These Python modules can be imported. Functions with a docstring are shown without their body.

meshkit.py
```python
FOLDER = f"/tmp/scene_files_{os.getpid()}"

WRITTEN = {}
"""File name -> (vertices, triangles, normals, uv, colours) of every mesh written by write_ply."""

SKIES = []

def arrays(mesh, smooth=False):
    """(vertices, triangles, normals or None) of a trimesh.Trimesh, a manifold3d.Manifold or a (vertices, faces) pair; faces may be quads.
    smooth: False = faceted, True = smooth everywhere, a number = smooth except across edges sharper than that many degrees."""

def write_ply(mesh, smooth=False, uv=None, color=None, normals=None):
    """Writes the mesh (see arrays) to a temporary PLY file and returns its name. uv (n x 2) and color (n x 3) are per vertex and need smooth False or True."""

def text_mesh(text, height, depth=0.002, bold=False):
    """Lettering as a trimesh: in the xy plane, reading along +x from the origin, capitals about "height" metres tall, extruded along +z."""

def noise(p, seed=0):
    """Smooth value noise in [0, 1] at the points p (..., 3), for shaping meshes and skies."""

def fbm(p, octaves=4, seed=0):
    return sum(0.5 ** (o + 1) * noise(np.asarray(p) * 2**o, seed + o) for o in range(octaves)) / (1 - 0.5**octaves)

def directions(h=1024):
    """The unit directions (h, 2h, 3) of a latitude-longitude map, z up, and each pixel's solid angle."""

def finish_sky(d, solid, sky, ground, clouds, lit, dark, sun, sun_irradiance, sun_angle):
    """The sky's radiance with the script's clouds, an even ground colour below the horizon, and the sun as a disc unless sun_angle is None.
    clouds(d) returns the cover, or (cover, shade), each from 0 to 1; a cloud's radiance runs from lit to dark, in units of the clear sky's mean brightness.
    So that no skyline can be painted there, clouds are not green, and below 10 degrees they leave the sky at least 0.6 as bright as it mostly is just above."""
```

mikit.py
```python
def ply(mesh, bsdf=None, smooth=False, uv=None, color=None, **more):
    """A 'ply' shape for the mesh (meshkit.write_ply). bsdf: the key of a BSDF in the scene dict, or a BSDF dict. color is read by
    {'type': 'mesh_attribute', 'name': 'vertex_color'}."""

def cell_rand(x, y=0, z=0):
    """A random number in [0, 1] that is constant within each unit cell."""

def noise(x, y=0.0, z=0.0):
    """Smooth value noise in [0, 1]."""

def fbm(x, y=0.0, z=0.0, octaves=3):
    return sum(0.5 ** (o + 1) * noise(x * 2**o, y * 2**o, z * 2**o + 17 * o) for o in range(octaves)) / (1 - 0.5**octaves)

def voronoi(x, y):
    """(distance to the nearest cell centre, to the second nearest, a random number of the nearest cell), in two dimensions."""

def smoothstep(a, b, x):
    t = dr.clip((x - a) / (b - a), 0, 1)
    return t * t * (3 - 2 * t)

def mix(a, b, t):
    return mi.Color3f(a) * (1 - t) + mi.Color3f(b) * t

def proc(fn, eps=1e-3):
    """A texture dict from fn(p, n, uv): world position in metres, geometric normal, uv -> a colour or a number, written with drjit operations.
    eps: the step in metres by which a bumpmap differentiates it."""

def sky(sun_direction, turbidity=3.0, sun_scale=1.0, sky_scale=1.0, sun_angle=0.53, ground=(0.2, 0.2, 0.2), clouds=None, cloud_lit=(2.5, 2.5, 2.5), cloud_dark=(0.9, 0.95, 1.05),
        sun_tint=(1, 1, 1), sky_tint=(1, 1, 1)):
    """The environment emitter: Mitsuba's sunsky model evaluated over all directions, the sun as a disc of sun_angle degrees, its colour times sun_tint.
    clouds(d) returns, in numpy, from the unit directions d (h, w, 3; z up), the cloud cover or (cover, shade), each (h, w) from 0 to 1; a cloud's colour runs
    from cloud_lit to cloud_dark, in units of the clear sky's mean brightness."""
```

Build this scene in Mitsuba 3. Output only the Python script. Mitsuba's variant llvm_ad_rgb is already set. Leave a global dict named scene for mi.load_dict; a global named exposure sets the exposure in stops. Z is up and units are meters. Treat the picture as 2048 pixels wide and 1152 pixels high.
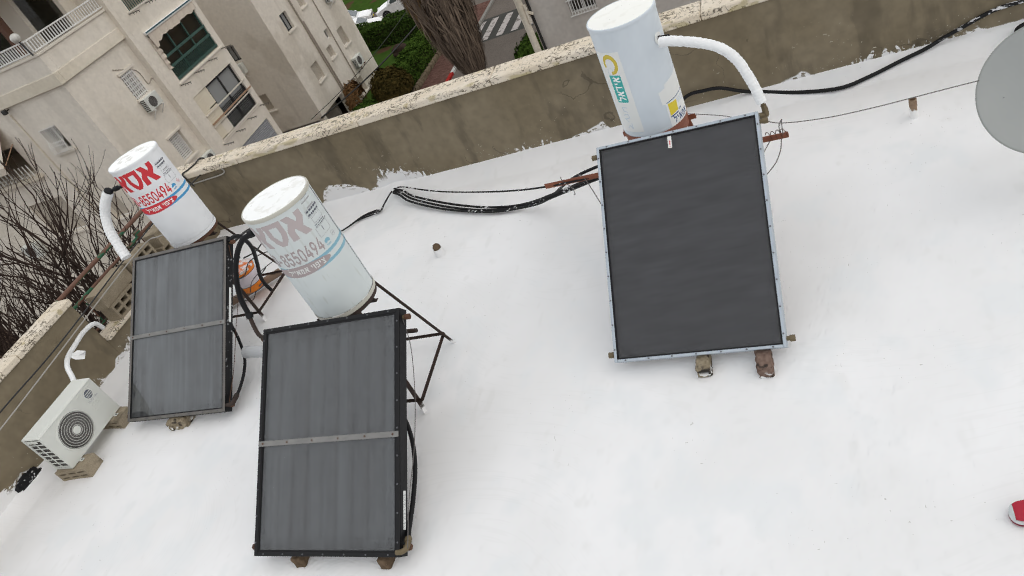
import math, random
import numpy as np
import trimesh
import drjit as dr
import mitsuba as mi
import mikit
import meshkit
from mikit import proc, noise, fbm, voronoi, smoothstep, mix, cell_rand
from shapely.geometry import LineString, Polygon, Point, box as sbox
from shapely import affinity
from shapely.ops import unary_union

rnd = random.Random(7)
nrs = np.random.RandomState(11)
T = mi.ScalarTransform4f
scene, labels = {}, {}

# ------------------------------------------------------------------ camera, sky, exposure
FWD = np.array([-0.40389603, 0.71698335, -0.56815744])
CAM = np.array([0.0, 0.0, 3.9])
UP = np.array([0.16415466, 0.66779211, 0.72602132])
scene['camera'] = {'type': 'perspective', 'fov': 68.99, 'fov_axis': 'x', 'near_clip': 0.05, 'far_clip': 400.0,
                   'to_world': T().look_at(origin=CAM.tolist(), target=(CAM + FWD).tolist(), up=UP.tolist())}
scene['sky'] = mikit.sky([0.66, -0.12, 0.74], turbidity=3, sun_scale=0.12, sky_scale=1.0, sun_angle=60, sun_tint=(0.93, 0.98, 1.08),
                         clouds=lambda d: 1.0, cloud_lit=(2.43, 2.5, 2.58))
exposure = 1.99

# ------------------------------------------------------------------ helpers
def key_of(name):
    if not any(k == name or k.startswith(name + '__') for k in list(scene) + list(labels)):
        return name
    i = 1
    while any(k == f'{name}_{i:03d}' or k.startswith(f'{name}_{i:03d}__') for k in list(scene) + list(labels)):
        i += 1
    return f'{name}_{i:03d}'

_count = {}
def part_key(parent, name):
    base = parent + '__' + name
    n = _count.get(base, -1) + 1
    _count[base] = n
    return base if n == 0 else f'{base}_{n:03d}'

def thing(name, label, cat, group=None):
    k = key_of(name)
    labels[k] = {'label': label, 'category': cat}
    if group: labels[k]['group'] = group
    return k

def part(parent, name, mesh, bsdf, smooth=False, uv=None, label=None, kind=None):
    k = part_key(parent, name)
    scene[k] = mikit.ply(mesh, bsdf, smooth=smooth, uv=uv)
    if label or kind:
        labels[k] = {}
        if label: labels[k]['label'] = label
        if kind: labels[k]['kind'] = kind
    return k

def struct(name, mesh, bsdf, smooth=False, label=None, uv=None):
    k = key_of(name)
    scene[k] = mikit.ply(mesh, bsdf, smooth=smooth, uv=uv)
    labels[k] = {'kind': 'structure', 'label': label or name}
    return k

def cat(*ms):
    out = []
    for m in ms:
        out += list(m) if isinstance(m, (list, tuple)) else [m]
    return trimesh.util.concatenate(out)

def bx(x0, x1, y0, y1, z0, z1, bev=0.0):
    x0, x1 = min(x0, x1), max(x0, x1); y0, y1 = min(y0, y1), max(y0, y1); z0, z1 = min(z0, z1), max(z0, z1)
    if bev <= 0:
        m = trimesh.creation.box(extents=(x1 - x0, y1 - y0, z1 - z0))
        m.apply_translation(((x0 + x1) / 2, (y0 + y1) / 2, (z0 + z1) / 2))
        return m
    pts = []
    for X, sx in ((x0, 1), (x1, -1)):
        for Y, sy in ((y0, 1), (y1, -1)):
            for Z, sz in ((z0, 1), (z1, -1)):
                pts += [(X + sx * bev, Y + sy * bev, Z), (X + sx * bev, Y, Z + sz * bev), (X, Y + sy * bev, Z + sz * bev)]
    return trimesh.convex.convex_hull(np.array(pts))

def xf(m, M):
    m = m.copy(); m.apply_transform(M); return m

def frame(o, ax, ay, az):
    M = np.eye(4); M[:3, 0], M[:3, 1], M[:3, 2], M[:3, 3] = ax, ay, az, o
    return M

def norm(v):
    v = np.asarray(v, float); return v / (np.linalg.norm(v) + 1e-12)

def catmull(P, n):
    P = np.asarray(P, float)
    if len(P) == 2: return np.linspace(P[0], P[1], 2)
    Q = np.vstack([2 * P[0] - P[1], P, 2 * P[-1] - P[-2]])
    out = []
    for i in range(1, len(Q) - 2):
        t = np.linspace(0, 1, n, endpoint=False)[:, None]
        a, b, c, d = Q[i - 1], Q[i], Q[i + 1], Q[i + 2]
        out.append(0.5 * (2 * b + (c - a) * t + (2 * a - 5 * b + 4 * c - d) * t**2 + (3 * b - a - 3 * c + d) * t**3))
    return np.vstack(out + [P[-1:]])

def tube(P, r, n=8, sm=6, caps=True):
    P = catmull(P, sm) if sm > 1 else np.asarray(P, float)
    m = len(P)
    R = np.interp(np.linspace(0, 1, m), np.linspace(0, 1, len(r)), r) if np.ndim(r) else np.full(m, r)
    tg = np.gradient(P, axis=0); tg /= np.linalg.norm(tg, axis=1, keepdims=True) + 1e-12
    u = norm(np.cross(tg[0], [0.31, 0.2, 0.93]))
    a = np.arange(n) / n * 2 * np.pi
    V = []
    for i in range(m):
        u = norm(u - tg[i] * np.dot(u, tg[i])); w = np.cross(tg[i], u)
        V.append(P[i] + R[i] * (np.cos(a)[:, None] * u + np.sin(a)[:, None] * w))
    V = np.vstack(V); F = []
    for i in range(m - 1):
        for j in range(n):
            k = (j + 1) % n
            F += [(i * n + j, i * n + k, (i + 1) * n + k), (i * n + j, (i + 1) * n + k, (i + 1) * n + j)]
    if caps:
        c0, c1 = len(V), len(V) + 1
        V = np.vstack([V, P[:1], P[-1:]])
        for j in range(n):
            k = (j + 1) % n
            F += [(c0, k, j), (c1, (m - 1) * n + j, (m - 1) * n + k)]
    return trimesh.Trimesh(V, F, process=False)

def lathe(prof, n=48, c=(0, 0, 0)):
    m = trimesh.creation.revolve(np.array(prof, float), sections=n)
    m.apply_translation(c); return m

def bar(a, b, w, h=None, up=(0, 0, 1)):
    a, b = np.array(a, float), np.array(b, float); h = h or w
    d = b - a; L = np.linalg.norm(d); z = d / L
    x = np.cross(up, z); x = norm(x if np.linalg.norm(x) > 1e-3 else np.cross([1, 0, 0], z)); y = np.cross(z, x)
    m = trimesh.creation.box(extents=(w, h, L))
    return xf(m, frame((a + b) / 2, x, y, z))

def angle_bar(a, b, w, t=0.005, up=(0, 0, 1)):
    """an L section (angle iron) from a to b"""
    a, b = np.array(a, float), np.array(b, float)
    d = b - a; L = np.linalg.norm(d); z = d / L
    x = norm(np.cross(up, z)); y = np.cross(z, x)
    s = Polygon([(-w/2, -w/2), (w/2, -w/2), (w/2, -w/2 + t), (-w/2 + t, -w/2 + t), (-w/2 + t, w/2), (-w/2, w/2)])
    m = trimesh.creation.extrude_polygon(s, L, engine='earcut')
    return xf(m, frame(a, x, y, z))

def extr(poly, h):
    gs = getattr(poly, 'geoms', [poly])
    return cat([trimesh.creation.extrude_polygon(g, h, engine='earcut') for g in gs if g.area > 1e-9])

def rock(c, ext, seed, sub=3, amp=0.25):
    m = trimesh.creation.icosphere(subdivisions=sub)
    v = m.vertices
    k = np.abs(v).max(1, keepdims=True) ** 0.6
    v = v / k
    v = v * (1 + amp * (meshkit.fbm(v * 1.6 + seed * 7.3, 4, seed)[:, None] - 0.5) * 2)
    m.vertices = v * np.array(ext) / 2 + np.array(c)
    return m

# ------------------------------------------------------------------ materials
def col(c): return {'type': 'rgb', 'value': list(c)}
def diffuse(c): return {'type': 'twosided', 'b': {'type': 'diffuse', 'reflectance': col(c) if not isinstance(c, dict) else c}}
def princ(c, rough=0.5, metal=0.0, spec=0.5, **kw):
    return {'type': 'twosided', 'b': {'type': 'principled', 'base_color': col(c) if not isinstance(c, dict) else c, 'roughness': rough, 'metallic': metal, 'specular': spec, **kw}}
def bump(b, fn, scale=1.0, eps=2e-3):
    return {'type': 'bumpmap', 'tex': proc(fn, eps), 'scale': scale, 'bsdf': b}
def mat(name, b): scene['mat_' + name] = b
def C3(a): return mi.Color3f(*a)

def polyline(x, pts):
    """piecewise linear function of x through pts"""
    xs = [p[0] for p in pts]; ys = [p[1] for p in pts]
    sl = [(ys[i + 1] - ys[i]) / (xs[i + 1] - xs[i]) for i in range(len(xs) - 1)] + [0.0]
    y = mi.Float(ys[0]); prev = 0.0
    for i in range(len(xs)):
        y = y + (sl[i] - prev) * dr.maximum(x - xs[i], 0); prev = sl[i]
    return y

def roof_col(p, n, uv):
    a = fbm(p.x * 1.3, p.y * 1.3, 0.5, 3); b = fbm(p.x * 9 + 4, p.y * 5, 2.5, 3)
    c = mix((0.80, 0.80, 0.80), (0.85, 0.85, 0.855), smoothstep(0.3, 0.7, a))
    c = mix(c, (0.745, 0.745, 0.735), smoothstep(0.60, 0.78, b) * 0.45)
    c = mix(c, (0.775, 0.795, 0.805), smoothstep(0.50, 0.70, fbm(p.x * 3.1 + 8, p.y * 2.3, 4.5, 4)) * 0.7)
    th = 1.6 * (noise(p.x * 0.45, p.y * 0.45, 11.0) - 0.5)
    q = fbm((p.x + p.y * th) * 5, (p.y - p.x * th) * 40, 8.0, 3)
    c = mix(c, (0.70, 0.70, 0.69), smoothstep(0.60, 0.72, q) * smoothstep(0.45, 0.65, noise(p.x * 1.4, p.y * 1.4, 2.0)) * 0.13)
    s = noise(p.x * 70, p.y * 70, 3.0)
    c = mix(c, (0.42, 0.41, 0.38), smoothstep(0.965, 0.985, s) * smoothstep(0.55, 0.7, noise(p.x * 2, p.y * 2, 9.0)))
    return c
def roof_bump(p, n, uv):
    # roller and brush marks of several directions, dried drips
    w = noise(p.x * 0.8, p.y * 0.8, 4.0)
    s1 = fbm((p.x * 0.8 + p.y * 0.6) * 10, (p.y * 0.8 - p.x * 0.6) * 95, 1.0, 3)
    s2 = fbm((p.x * 0.95 - p.y * 0.3) * 85, (p.y * 0.95 + p.x * 0.3) * 9, 7.0, 3)
    g = noise(p.x * 38, p.y * 38, 2.0)
    lump = smoothstep(0.66, 0.80, fbm(p.x * 30, p.y * 24, 5.0, 3))
    patch = 0.25 + 0.9 * smoothstep(0.45, 0.7, noise(p.x * 1.1 + 3, p.y * 1.1, 6.0))
    return 0.0052 * patch * (s1 * w + s2 * (1 - w)) + 0.0014 * g + 0.0028 * lump
mat('roof', bump(diffuse(proc(roof_col)), roof_bump, eps=3e-3))

BACK_SPLASH = [(-8, 0.12), (-6.2, 0.10), (-5.97, 0.16), (-5.87, 0.30), (-5.75, 0.36), (-5.55, 0.34), (-5.35, 0.22), (-5.22, 0.19), (-5.12, 0.22), (-5.02, 0.33), (-4.84, 0.335),
               (-4.66, 0.29), (-4.5, 0.22), (-4.38, 0.13), (-3.8, 0.10), (-3.43, 0.11), (-2.96, 0.12), (-2.6, 0.10), (-2.46, 0.14), (-2.2, 0.21), (-2.1, 0.24), (-2.04, 0.13), (-1.8, 0.10),
               (-0.4, 0.13), (-0.2, 0.16), (-0.05, 0.19), (0.05, 0.12), (0.3, 0.11), (0.55, 0.14), (0.62, 0.09), (0.9, 0.12), (1.3, 0.13), (1.42, 0.20), (1.52, 0.15), (1.9, 0.12), (8, 0.12)]
LEFT_SPLASH = [(-3, 0.10), (2.4, 0.12), (2.65, 0.22), (2.86, 0.31), (3.0, 0.24), (3.15, 0.22), (3.34, 0.11), (4.3, 0.10), (4.45, 0.17), (4.66, 0.13), (4.75, 0.21), (4.98, 0.19), (5.3, 0.12), (8, 0.1)]

def plaster(p, n, s):
    a = fbm(s * 1.4, p.z * 1.8, p.x * 0.2 + p.y * 0.2, 4); b = fbm(s * 14, p.z * 14, 1.0, 4)
    c = mix((0.194, 0.160, 0.108), (0.230, 0.193, 0.136), smoothstep(0.32, 0.68, a))
    c = c * (0.84 + 0.32 * b)
    g = fbm(s * 3.5, p.z * 0.5, 8.0, 3)             # rain streaks, black algae from the coping down
    streak = smoothstep(0.52, 0.74, g + 0.30 * (fbm(s * 22, p.z * 7, 4.0, 3) - 0.5)) * (0.45 + 0.9 * noise(s * 16, p.z * 9, 3.0)) * smoothstep(0.30, 0.62, fbm(s * 4, p.z * 3, 15.0, 3) + 0.1)
    c = mix(c, (0.085, 0.072, 0.054), streak * 0.42)
    crack = smoothstep(0.012, 0.003, dr.abs(fbm(s * 2.3 + 0.2 * b, p.z * 2.3, 6.0, 3) - 0.5)) * smoothstep(0.5, 0.62, noise(s * 1.1, p.z * 1.7, 12.0))
    c = mix(c, (0.05, 0.043, 0.034), crack * 0.45)
    f = noise(s * 45, p.z * 45, 2.0)
    c = mix(c, (0.5, 0.47, 0.40), smoothstep(0.93, 0.96, f) * smoothstep(0.55, 0.7, noise(s * 2.2, p.z * 4, 5.0)) * smoothstep(0.75, 0.2, p.z))
    return c
def paint_mask(s, z, top):
    spike = noise(s * 30 + 2.0 * noise(s * 9, z * 9, 8.0), z * 6, 1.0); sp2 = noise(s * 90, z * 9, 4.0)
    where = smoothstep(0.48, 0.66, noise(s * 1.7, 3.0, 2.0))
    e = 0.10 * (fbm(s * 5, z * 5, 2.0, 4) - 0.5) + 0.11 * where * smoothstep(0.60, 1.0, spike) + 0.05 * where * (sp2 - 0.5)
    m = smoothstep(0.010, -0.010, z - top - e)
    gap = smoothstep(0.54, 0.62, fbm(s * 26, z * 40, 5.0, 3)) * smoothstep(-0.11, -0.01, z - top - e)
    spl = smoothstep(0.87, 0.9, noise(s * 70, z * 60, 7.0)) * smoothstep(0.16, 0.02, z - top) * where * 0.9
    return dr.maximum(m * (1 - gap), spl)
PAINT = (0.80, 0.80, 0.80)
def wall_back(p, n, uv):
    m = paint_mask(p.x, p.z, polyline(p.x, BACK_SPLASH) - 0.03)
    return mix(plaster(p, n, p.x), PAINT, m)
def wall_left(p, n, uv):
    m = paint_mask(p.y, p.z, polyline(p.y, LEFT_SPLASH) - 0.04)
    return mix(plaster(p, n, p.y + 20), PAINT, m)
def plaster_bump(p, n, uv):
    s = p.x + p.y
    return 0.004 * fbm(s * 9, p.z * 9, 3.0, 3) + 0.0012 * fbm(s * 60, p.z * 60, 1.0, 2)
mat('wall_back', bump(diffuse(proc(wall_back)), plaster_bump))
mat('wall_left', bump(diffuse(proc(wall_left)), plaster_bump))

def coping_col(p, n, uv):
    a = fbm(p.x * 5, p.y * 5, p.z * 5, 3); b = fbm(p.x * 30, p.y * 30, p.z * 30, 3)
    c = mix((0.66, 0.565, 0.425), (0.74, 0.68, 0.59), a) * (0.86 + 0.28 * b)
    # lichen and black crust in worm-like patches
    w = dr.abs(fbm(p.x * 23, p.y * 23, p.z * 23 + 5, 3) - 0.5)
    edge = dr.maximum(smoothstep(7.33, 7.52, p.y), smoothstep(-7.90, -8.02, p.x))
    area = smoothstep(0.40, 0.56, fbm(p.x * 3.1 + 3, p.y * 7, p.z * 7, 3) + 0.10 * edge)
    c = mix(c, (0.13, 0.11, 0.085), smoothstep(0.060, 0.020, w) * area * smoothstep(0.24, 0.44, noise(p.x * 40, p.y * 40, p.z * 40)) * 0.92)
    c = mix(c, (0.16, 0.15, 0.10), smoothstep(0.66, 0.78, b) * 0.6)
    c = mix(c, (0.33, 0.27, 0.09), smoothstep(0.64, 0.74, fbm(p.x * 6 + 9, p.y * 9, p.z * 9, 3)) * 0.5)
    return c
mat('coping', bump(diffuse(proc(coping_col)), lambda p, n, uv: 0.004 * fbm(p.x * 22, p.y * 22, p.z * 22, 3)))

def block_col(p, n, uv):
    a = fbm(p.x * 9, p.y * 9, p.z * 9, 3); b = noise(p.x * 130, p.y * 130, p.z * 130)
    c = mix((0.23, 0.19, 0.135), (0.37, 0.315, 0.235), a) * (0.78 + 0.44 * b)
    return mix(c, (0.09, 0.075, 0.055), smoothstep(0.6, 0.75, fbm(p.x * 5 + 4, p.y * 5, p.z * 7, 3)) * 0.5)
mat('concrete_block', bump(diffuse(proc(block_col)), lambda p, n, uv: 0.004 * noise(p.x * 90, p.y * 90, p.z * 90)))
def brick_col(p, n, uv):
    a = noise(p.x * 60, p.y * 60, p.z * 60); b = fbm(p.x * 18, p.y * 18, p.z * 18, 3)
    c = mix((0.13, 0.085, 0.068), (0.23, 0.165, 0.135), a)
    c = mix(c, (0.05, 0.04, 0.035), smoothstep(0.55, 0.66, b))
    return mix(c, (0.78, 0.78, 0.77), smoothstep(0.60, 0.66, fbm(p.x * 30, p.y * 30, p.z * 30 + 5, 2)) * smoothstep(0.07, 0.015, p.z))
mat('brick_foot', bump(diffuse(proc(brick_col)), lambda p, n, uv: 0.005 * noise(p.x * 80, p.y * 80, p.z * 80)))
def stone_col(p, n, uv):
    a = noise(p.x * 70, p.y * 70, p.z * 70); b = fbm(p.x * 16, p.y * 16, p.z * 16, 3)
    c = mix((0.18, 0.145, 0.10), (0.33, 0.28, 0.20), a)
    c = mix(c, (0.045, 0.04, 0.035), smoothstep(0.52, 0.64, b))
    return mix(c, (0.78, 0.78, 0.77), smoothstep(0.58, 0.64, fbm(p.x * 26, p.y * 26, p.z * 26 + 5, 2)) * smoothstep(0.06, 0.015, p.z))
mat('stone_foot', bump(diffuse(proc(stone_col)), lambda p, n, uv: 0.007 * fbm(p.x * 50, p.y * 50, p.z * 50, 2)))

def rust_col(p, n, uv):
    a = fbm(p.x * 30, p.y * 30, p.z * 30, 3)
    return mix((0.050, 0.026, 0.018), (0.13, 0.060, 0.032), a)
mat('rust', princ(proc(rust_col), 0.75, 0.0, 0.3))
def oxide_col(p, n, uv):
    a = fbm(p.x * 25, p.y * 60, p.z * 60, 3)
    return mix((0.17, 0.050, 0.026), (0.27, 0.095, 0.050), a)
mat('red_oxide', princ(proc(oxide_col), 0.5, 0.0, 0.4))
def bar_paint(p, n, uv):     # dark stand bars, white roof paint brushed over their feet
    a = fbm(p.x * 30, p.y * 30, p.z * 30, 3)
    c = mix((0.022, 0.018, 0.016), (0.055, 0.034, 0.026), a)
    return mix(c, (0.78, 0.78, 0.78), smoothstep(0.085, 0.055, p.z + 0.05 * (noise(p.x * 50, p.y * 50, p.z * 50) - 0.5)))
mat('stand', princ(proc(bar_paint), 0.65, 0.0, 0.3))
def rail_col(p, n, uv):
    a = fbm(p.y * 9, p.z * 9, 1.0, 3)
    c = mix((0.115, 0.058, 0.040), (0.175, 0.095, 0.068), a)
    return mix(c, (0.030, 0.115, 0.062), smoothstep(0.5, 0.56, fbm(p.y * 7 + 2, p.z * 22, p.x * 22, 3) + 0.12 * smoothstep(0.2, -0.8, n.z) - 0.09))
mat('rail', princ(proc(rail_col), 0.7, 0.0, 0.3))

mat('black_rubber', princ((0.006, 0.006, 0.007), 0.55, 0.0, 0.25))
def hose_col(p, n, uv):   # black hose with flecks of white roof paint
    m = smoothstep(0.63, 0.68, fbm(p.x * 34, p.y * 60, p.z * 60, 3) * 0.7 + 0.3 * noise(p.x * 5, p.y * 5, 2.0))
    return mix((0.007, 0.007, 0.008), (0.72, 0.72, 0.72), m)
mat('painted_hose', princ(proc(hose_col), 0.55, 0.0, 0.25))
def wall_hose(p, n, uv):   # the same hose where it was painted over on the wall
    m = smoothstep(0.55, 0.62, fbm(p.x * 26, p.y * 40, p.z * 40, 3)) * smoothstep(1.05, 1.5, p.x)
    return mix((0.007, 0.007, 0.008), (0.60, 0.60, 0.62), m)
mat('wall_hose', princ(proc(wall_hose), 0.55, 0.0, 0.25))
mat('black_metal', princ((0.008, 0.008, 0.009), 0.5, 0.0, 0.25))
def black_flecked(p, n, uv):
    m = smoothstep(0.70, 0.74, fbm(p.x * 40, p.y * 40, p.z * 40, 3))
    return mix((0.006, 0.006, 0.007), (0.35, 0.36, 0.37), m * 0.8)
mat('black_flecked', princ(proc(black_flecked), 0.5, 0.0, 0.25))
def grey_frame_col(p, n, uv):
    a = fbm(p.x * 20, p.y * 8, p.z * 8, 3)
    return mix((0.10, 0.095, 0.09), (0.19, 0.175, 0.16), a)
mat('grey_frame', princ(proc(grey_frame_col), 0.5, 0.35, 0.5))
def alu_col(p, n, uv):
    a = fbm(p.x * 30, p.y * 9, p.z * 9, 3)
    return mix((0.36, 0.41, 0.46), (0.50, 0.55, 0.60), a)
mat('aluminium', princ(proc(alu_col), 0.42, 0.6, 0.5))
mat('bolt', princ((0.14, 0.14, 0.15), 0.4, 0.8))
mat('brass', princ((0.15, 0.115, 0.065), 0.5, 0.4))
mat('absorber', princ((0.034, 0.037, 0.041), 0.6, 0.0, 0.3))
mat('absorber_dark', princ((0.022, 0.022, 0.024), 0.5, 0.0, 0.3))
mat('absorber_new', princ(proc(lambda p, n, uv: mix((0.008, 0.008, 0.010), (0.020, 0.020, 0.025), fbm(p.x * 4, p.y * 30, 2.0, 3))), 0.5, 0.0, 0.2))
def dusty(lo, hi, seed, fx=26.0):
    def w(p, n, uv):
        a = fbm(uv.x * fx, uv.y * 0.9 + seed, 1.0 + seed, 3); b = fbm(uv.x * 5 + seed, uv.y * 3, 4.0, 3)
        c = noise(uv.x * 160, uv.y * 160, 2.0)
        f = fbm(uv.x * 9 + seed, uv.y * 0.7, 6.0 + seed, 3)
        return mi.Float(lo + (hi - lo) * (0.30 * smoothstep(0.3, 0.75, a) + 0.30 * smoothstep(0.3, 0.7, b) + 0.55 * smoothstep(0.36, 0.66, f)) + 0.25 * smoothstep(0.985, 1.0, c))
    return {'type': 'blendbsdf', 'weight': proc(w), 'a': {'type': 'thindielectric', 'int_ior': 1.5}, 'b': {'type': 'twosided', 'x': {'type': 'diffuse', 'reflectance': col((0.40, 0.43, 0.45))}}}
mat('glass_dusty', dusty(0.02, 0.22, 3.0))
mat('glass_grimy', dusty(0.002, 0.080, 8.0, 22.0))
mat('glass_clean', {'type': 'thindielectric', 'int_ior': 1.40})
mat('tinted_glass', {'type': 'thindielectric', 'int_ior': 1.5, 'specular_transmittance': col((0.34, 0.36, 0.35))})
mat('bar_alu', princ(proc(lambda p, n, uv: mix((0.15, 0.148, 0.14), (0.27, 0.265, 0.255), fbm(p.x * 14, p.y * 40, p.z * 40, 3))), 0.45, 0.4))
mat('window_clear', {'type': 'thindielectric', 'int_ior': 1.5})

def tank_white(p, n, uv):
    a = fbm(p.x * 6, p.y * 6, p.z * 3, 3)
    return mix((0.70, 0.72, 0.745), (0.76, 0.775, 0.79), a)
mat('tank_white', princ(proc(tank_white), 0.32, 0.0, 0.5))
def tank_aged(p, n, uv):
    a = fbm(p.x * 6, p.y * 6, p.z * 2, 3); d = fbm(p.x * 40, p.y * 40, p.z * 6, 3)
    c = mix((0.56, 0.615, 0.62), (0.63, 0.67, 0.665), a)
    return mix(c, (0.45, 0.47, 0.43), smoothstep(0.62, 0.8, d) * 0.35)
mat('tank_aged', princ(proc(tank_aged), 0.36, 0.0, 0.5))
def tank_blue(p, n, uv):
    a = fbm(p.x * 5, p.y * 5, p.z * 2, 3)
    return mix((0.54, 0.595, 0.645), (0.61, 0.66, 0.70), a)
mat('tank_blue', princ(proc(tank_blue), 0.36, 0.0, 0.5))
def lid_col(base, dirt, amt):
    def f(p, n, uv):
        a = fbm(p.x * 16, p.y * 16, 1.0, 3); b = fbm(p.x * 45, p.y * 45, 3.0, 3)
        c = mix(base, dirt, smoothstep(0.52, 0.72, a) * amt)
        return mix(c, (0.25, 0.24, 0.20), smoothstep(0.84, 0.90, b) * 0.8)
    return proc(f)
mat('lid_white', princ(lid_col((0.84, 0.85, 0.84), (0.66, 0.65, 0.60), 0.5), 0.5))
mat('lid_cream', princ(lid_col((0.80, 0.80, 0.755), (0.70, 0.69, 0.63), 0.4), 0.5))
mat('lid_grimy', princ(lid_col((0.84, 0.85, 0.84), (0.60, 0.59, 0.54), 0.7), 0.55))
mat('rim_dirty', princ((0.50, 0.49, 0.43), 0.5))
mat('red_print', princ((0.56, 0.030, 0.040), 0.45))
mat('blue_print', princ((0.06, 0.29, 0.55), 0.45))
mat('white_print', princ((0.82, 0.82, 0.82), 0.45))
mat('dark_print', princ((0.10, 0.11, 0.14), 0.5))
mat('grey_print', princ((0.38, 0.39, 0.40), 0.5))
mat('faded_red', princ((0.45, 0.395, 0.395), 0.45))
mat('faded_maroon', princ((0.37, 0.315, 0.315), 0.45))
mat('faded_blue', princ((0.23, 0.43, 0.52), 0.45))
mat('faded_white', princ((0.66, 0.675, 0.66), 0.45))
mat('teal_print', princ((0.045, 0.37, 0.34), 0.5))
mat('yellow_print', princ((0.56, 0.44, 0.06), 0.5))
mat('yellow_bright', princ((0.66, 0.53, 0.03), 0.5))
mat('label_white', princ((0.70, 0.71, 0.69), 0.55))
mat('navy_print', princ((0.035, 0.075, 0.19), 0.5))
mat('pale_blue', princ((0.47, 0.56, 0.66), 0.5))
def wrap_col(p, n, uv):
    a = fbm(p.x * 25, p.y * 25, p.z * 25, 3)
    return mix((0.74, 0.755, 0.76), (0.84, 0.85, 0.85), a)
mat('pipe_wrap', bump(princ(proc(wrap_col), 0.5), lambda p, n, uv: 0.006 * fbm(p.x * 22, p.y * 22, p.z * 22, 3)))
mat('pvc_grey', princ((0.42, 0.43, 0.44), 0.45))
mat('ac_case', princ((0.60, 0.615, 0.575), 0.42))
mat('ac_dark', princ((0.05, 0.047, 0.045), 0.6))
mat('ac_guard', princ((0.19, 0.18, 0.172), 0.5))
mat('dish_grey', princ(proc(lambda p, n, uv: mix((0.295, 0.308, 0.300), (0.325, 0.336, 0.325), fbm(p.x * 4, p.y * 4, p.z * 3, 3))), 0.5))
mat('dish_rim', princ((0.27, 0.28, 0.26), 0.5))
mat('orange_plastic', princ((0.80, 0.22, 0.012), 0.4))
def lid_splat(p, n, uv):
    m = smoothstep(0.42, 0.5, fbm(p.x * 24, p.y * 24, 3.0, 3))
    return mix((0.66, 0.15, 0.02), (0.70, 0.63, 0.62), m)
mat('bucket_lid', princ(proc(lid_splat), 0.5))
mat('bucket_label', princ((0.66, 0.60, 0.64), 0.5))
mat('wood', princ(proc(lambda p, n, uv: mix((0.15, 0.10, 0.07), (0.26, 0.19, 0.14), fbm(p.x * 12, p.y * 12, p.z * 12, 3))), 0.8))
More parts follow.
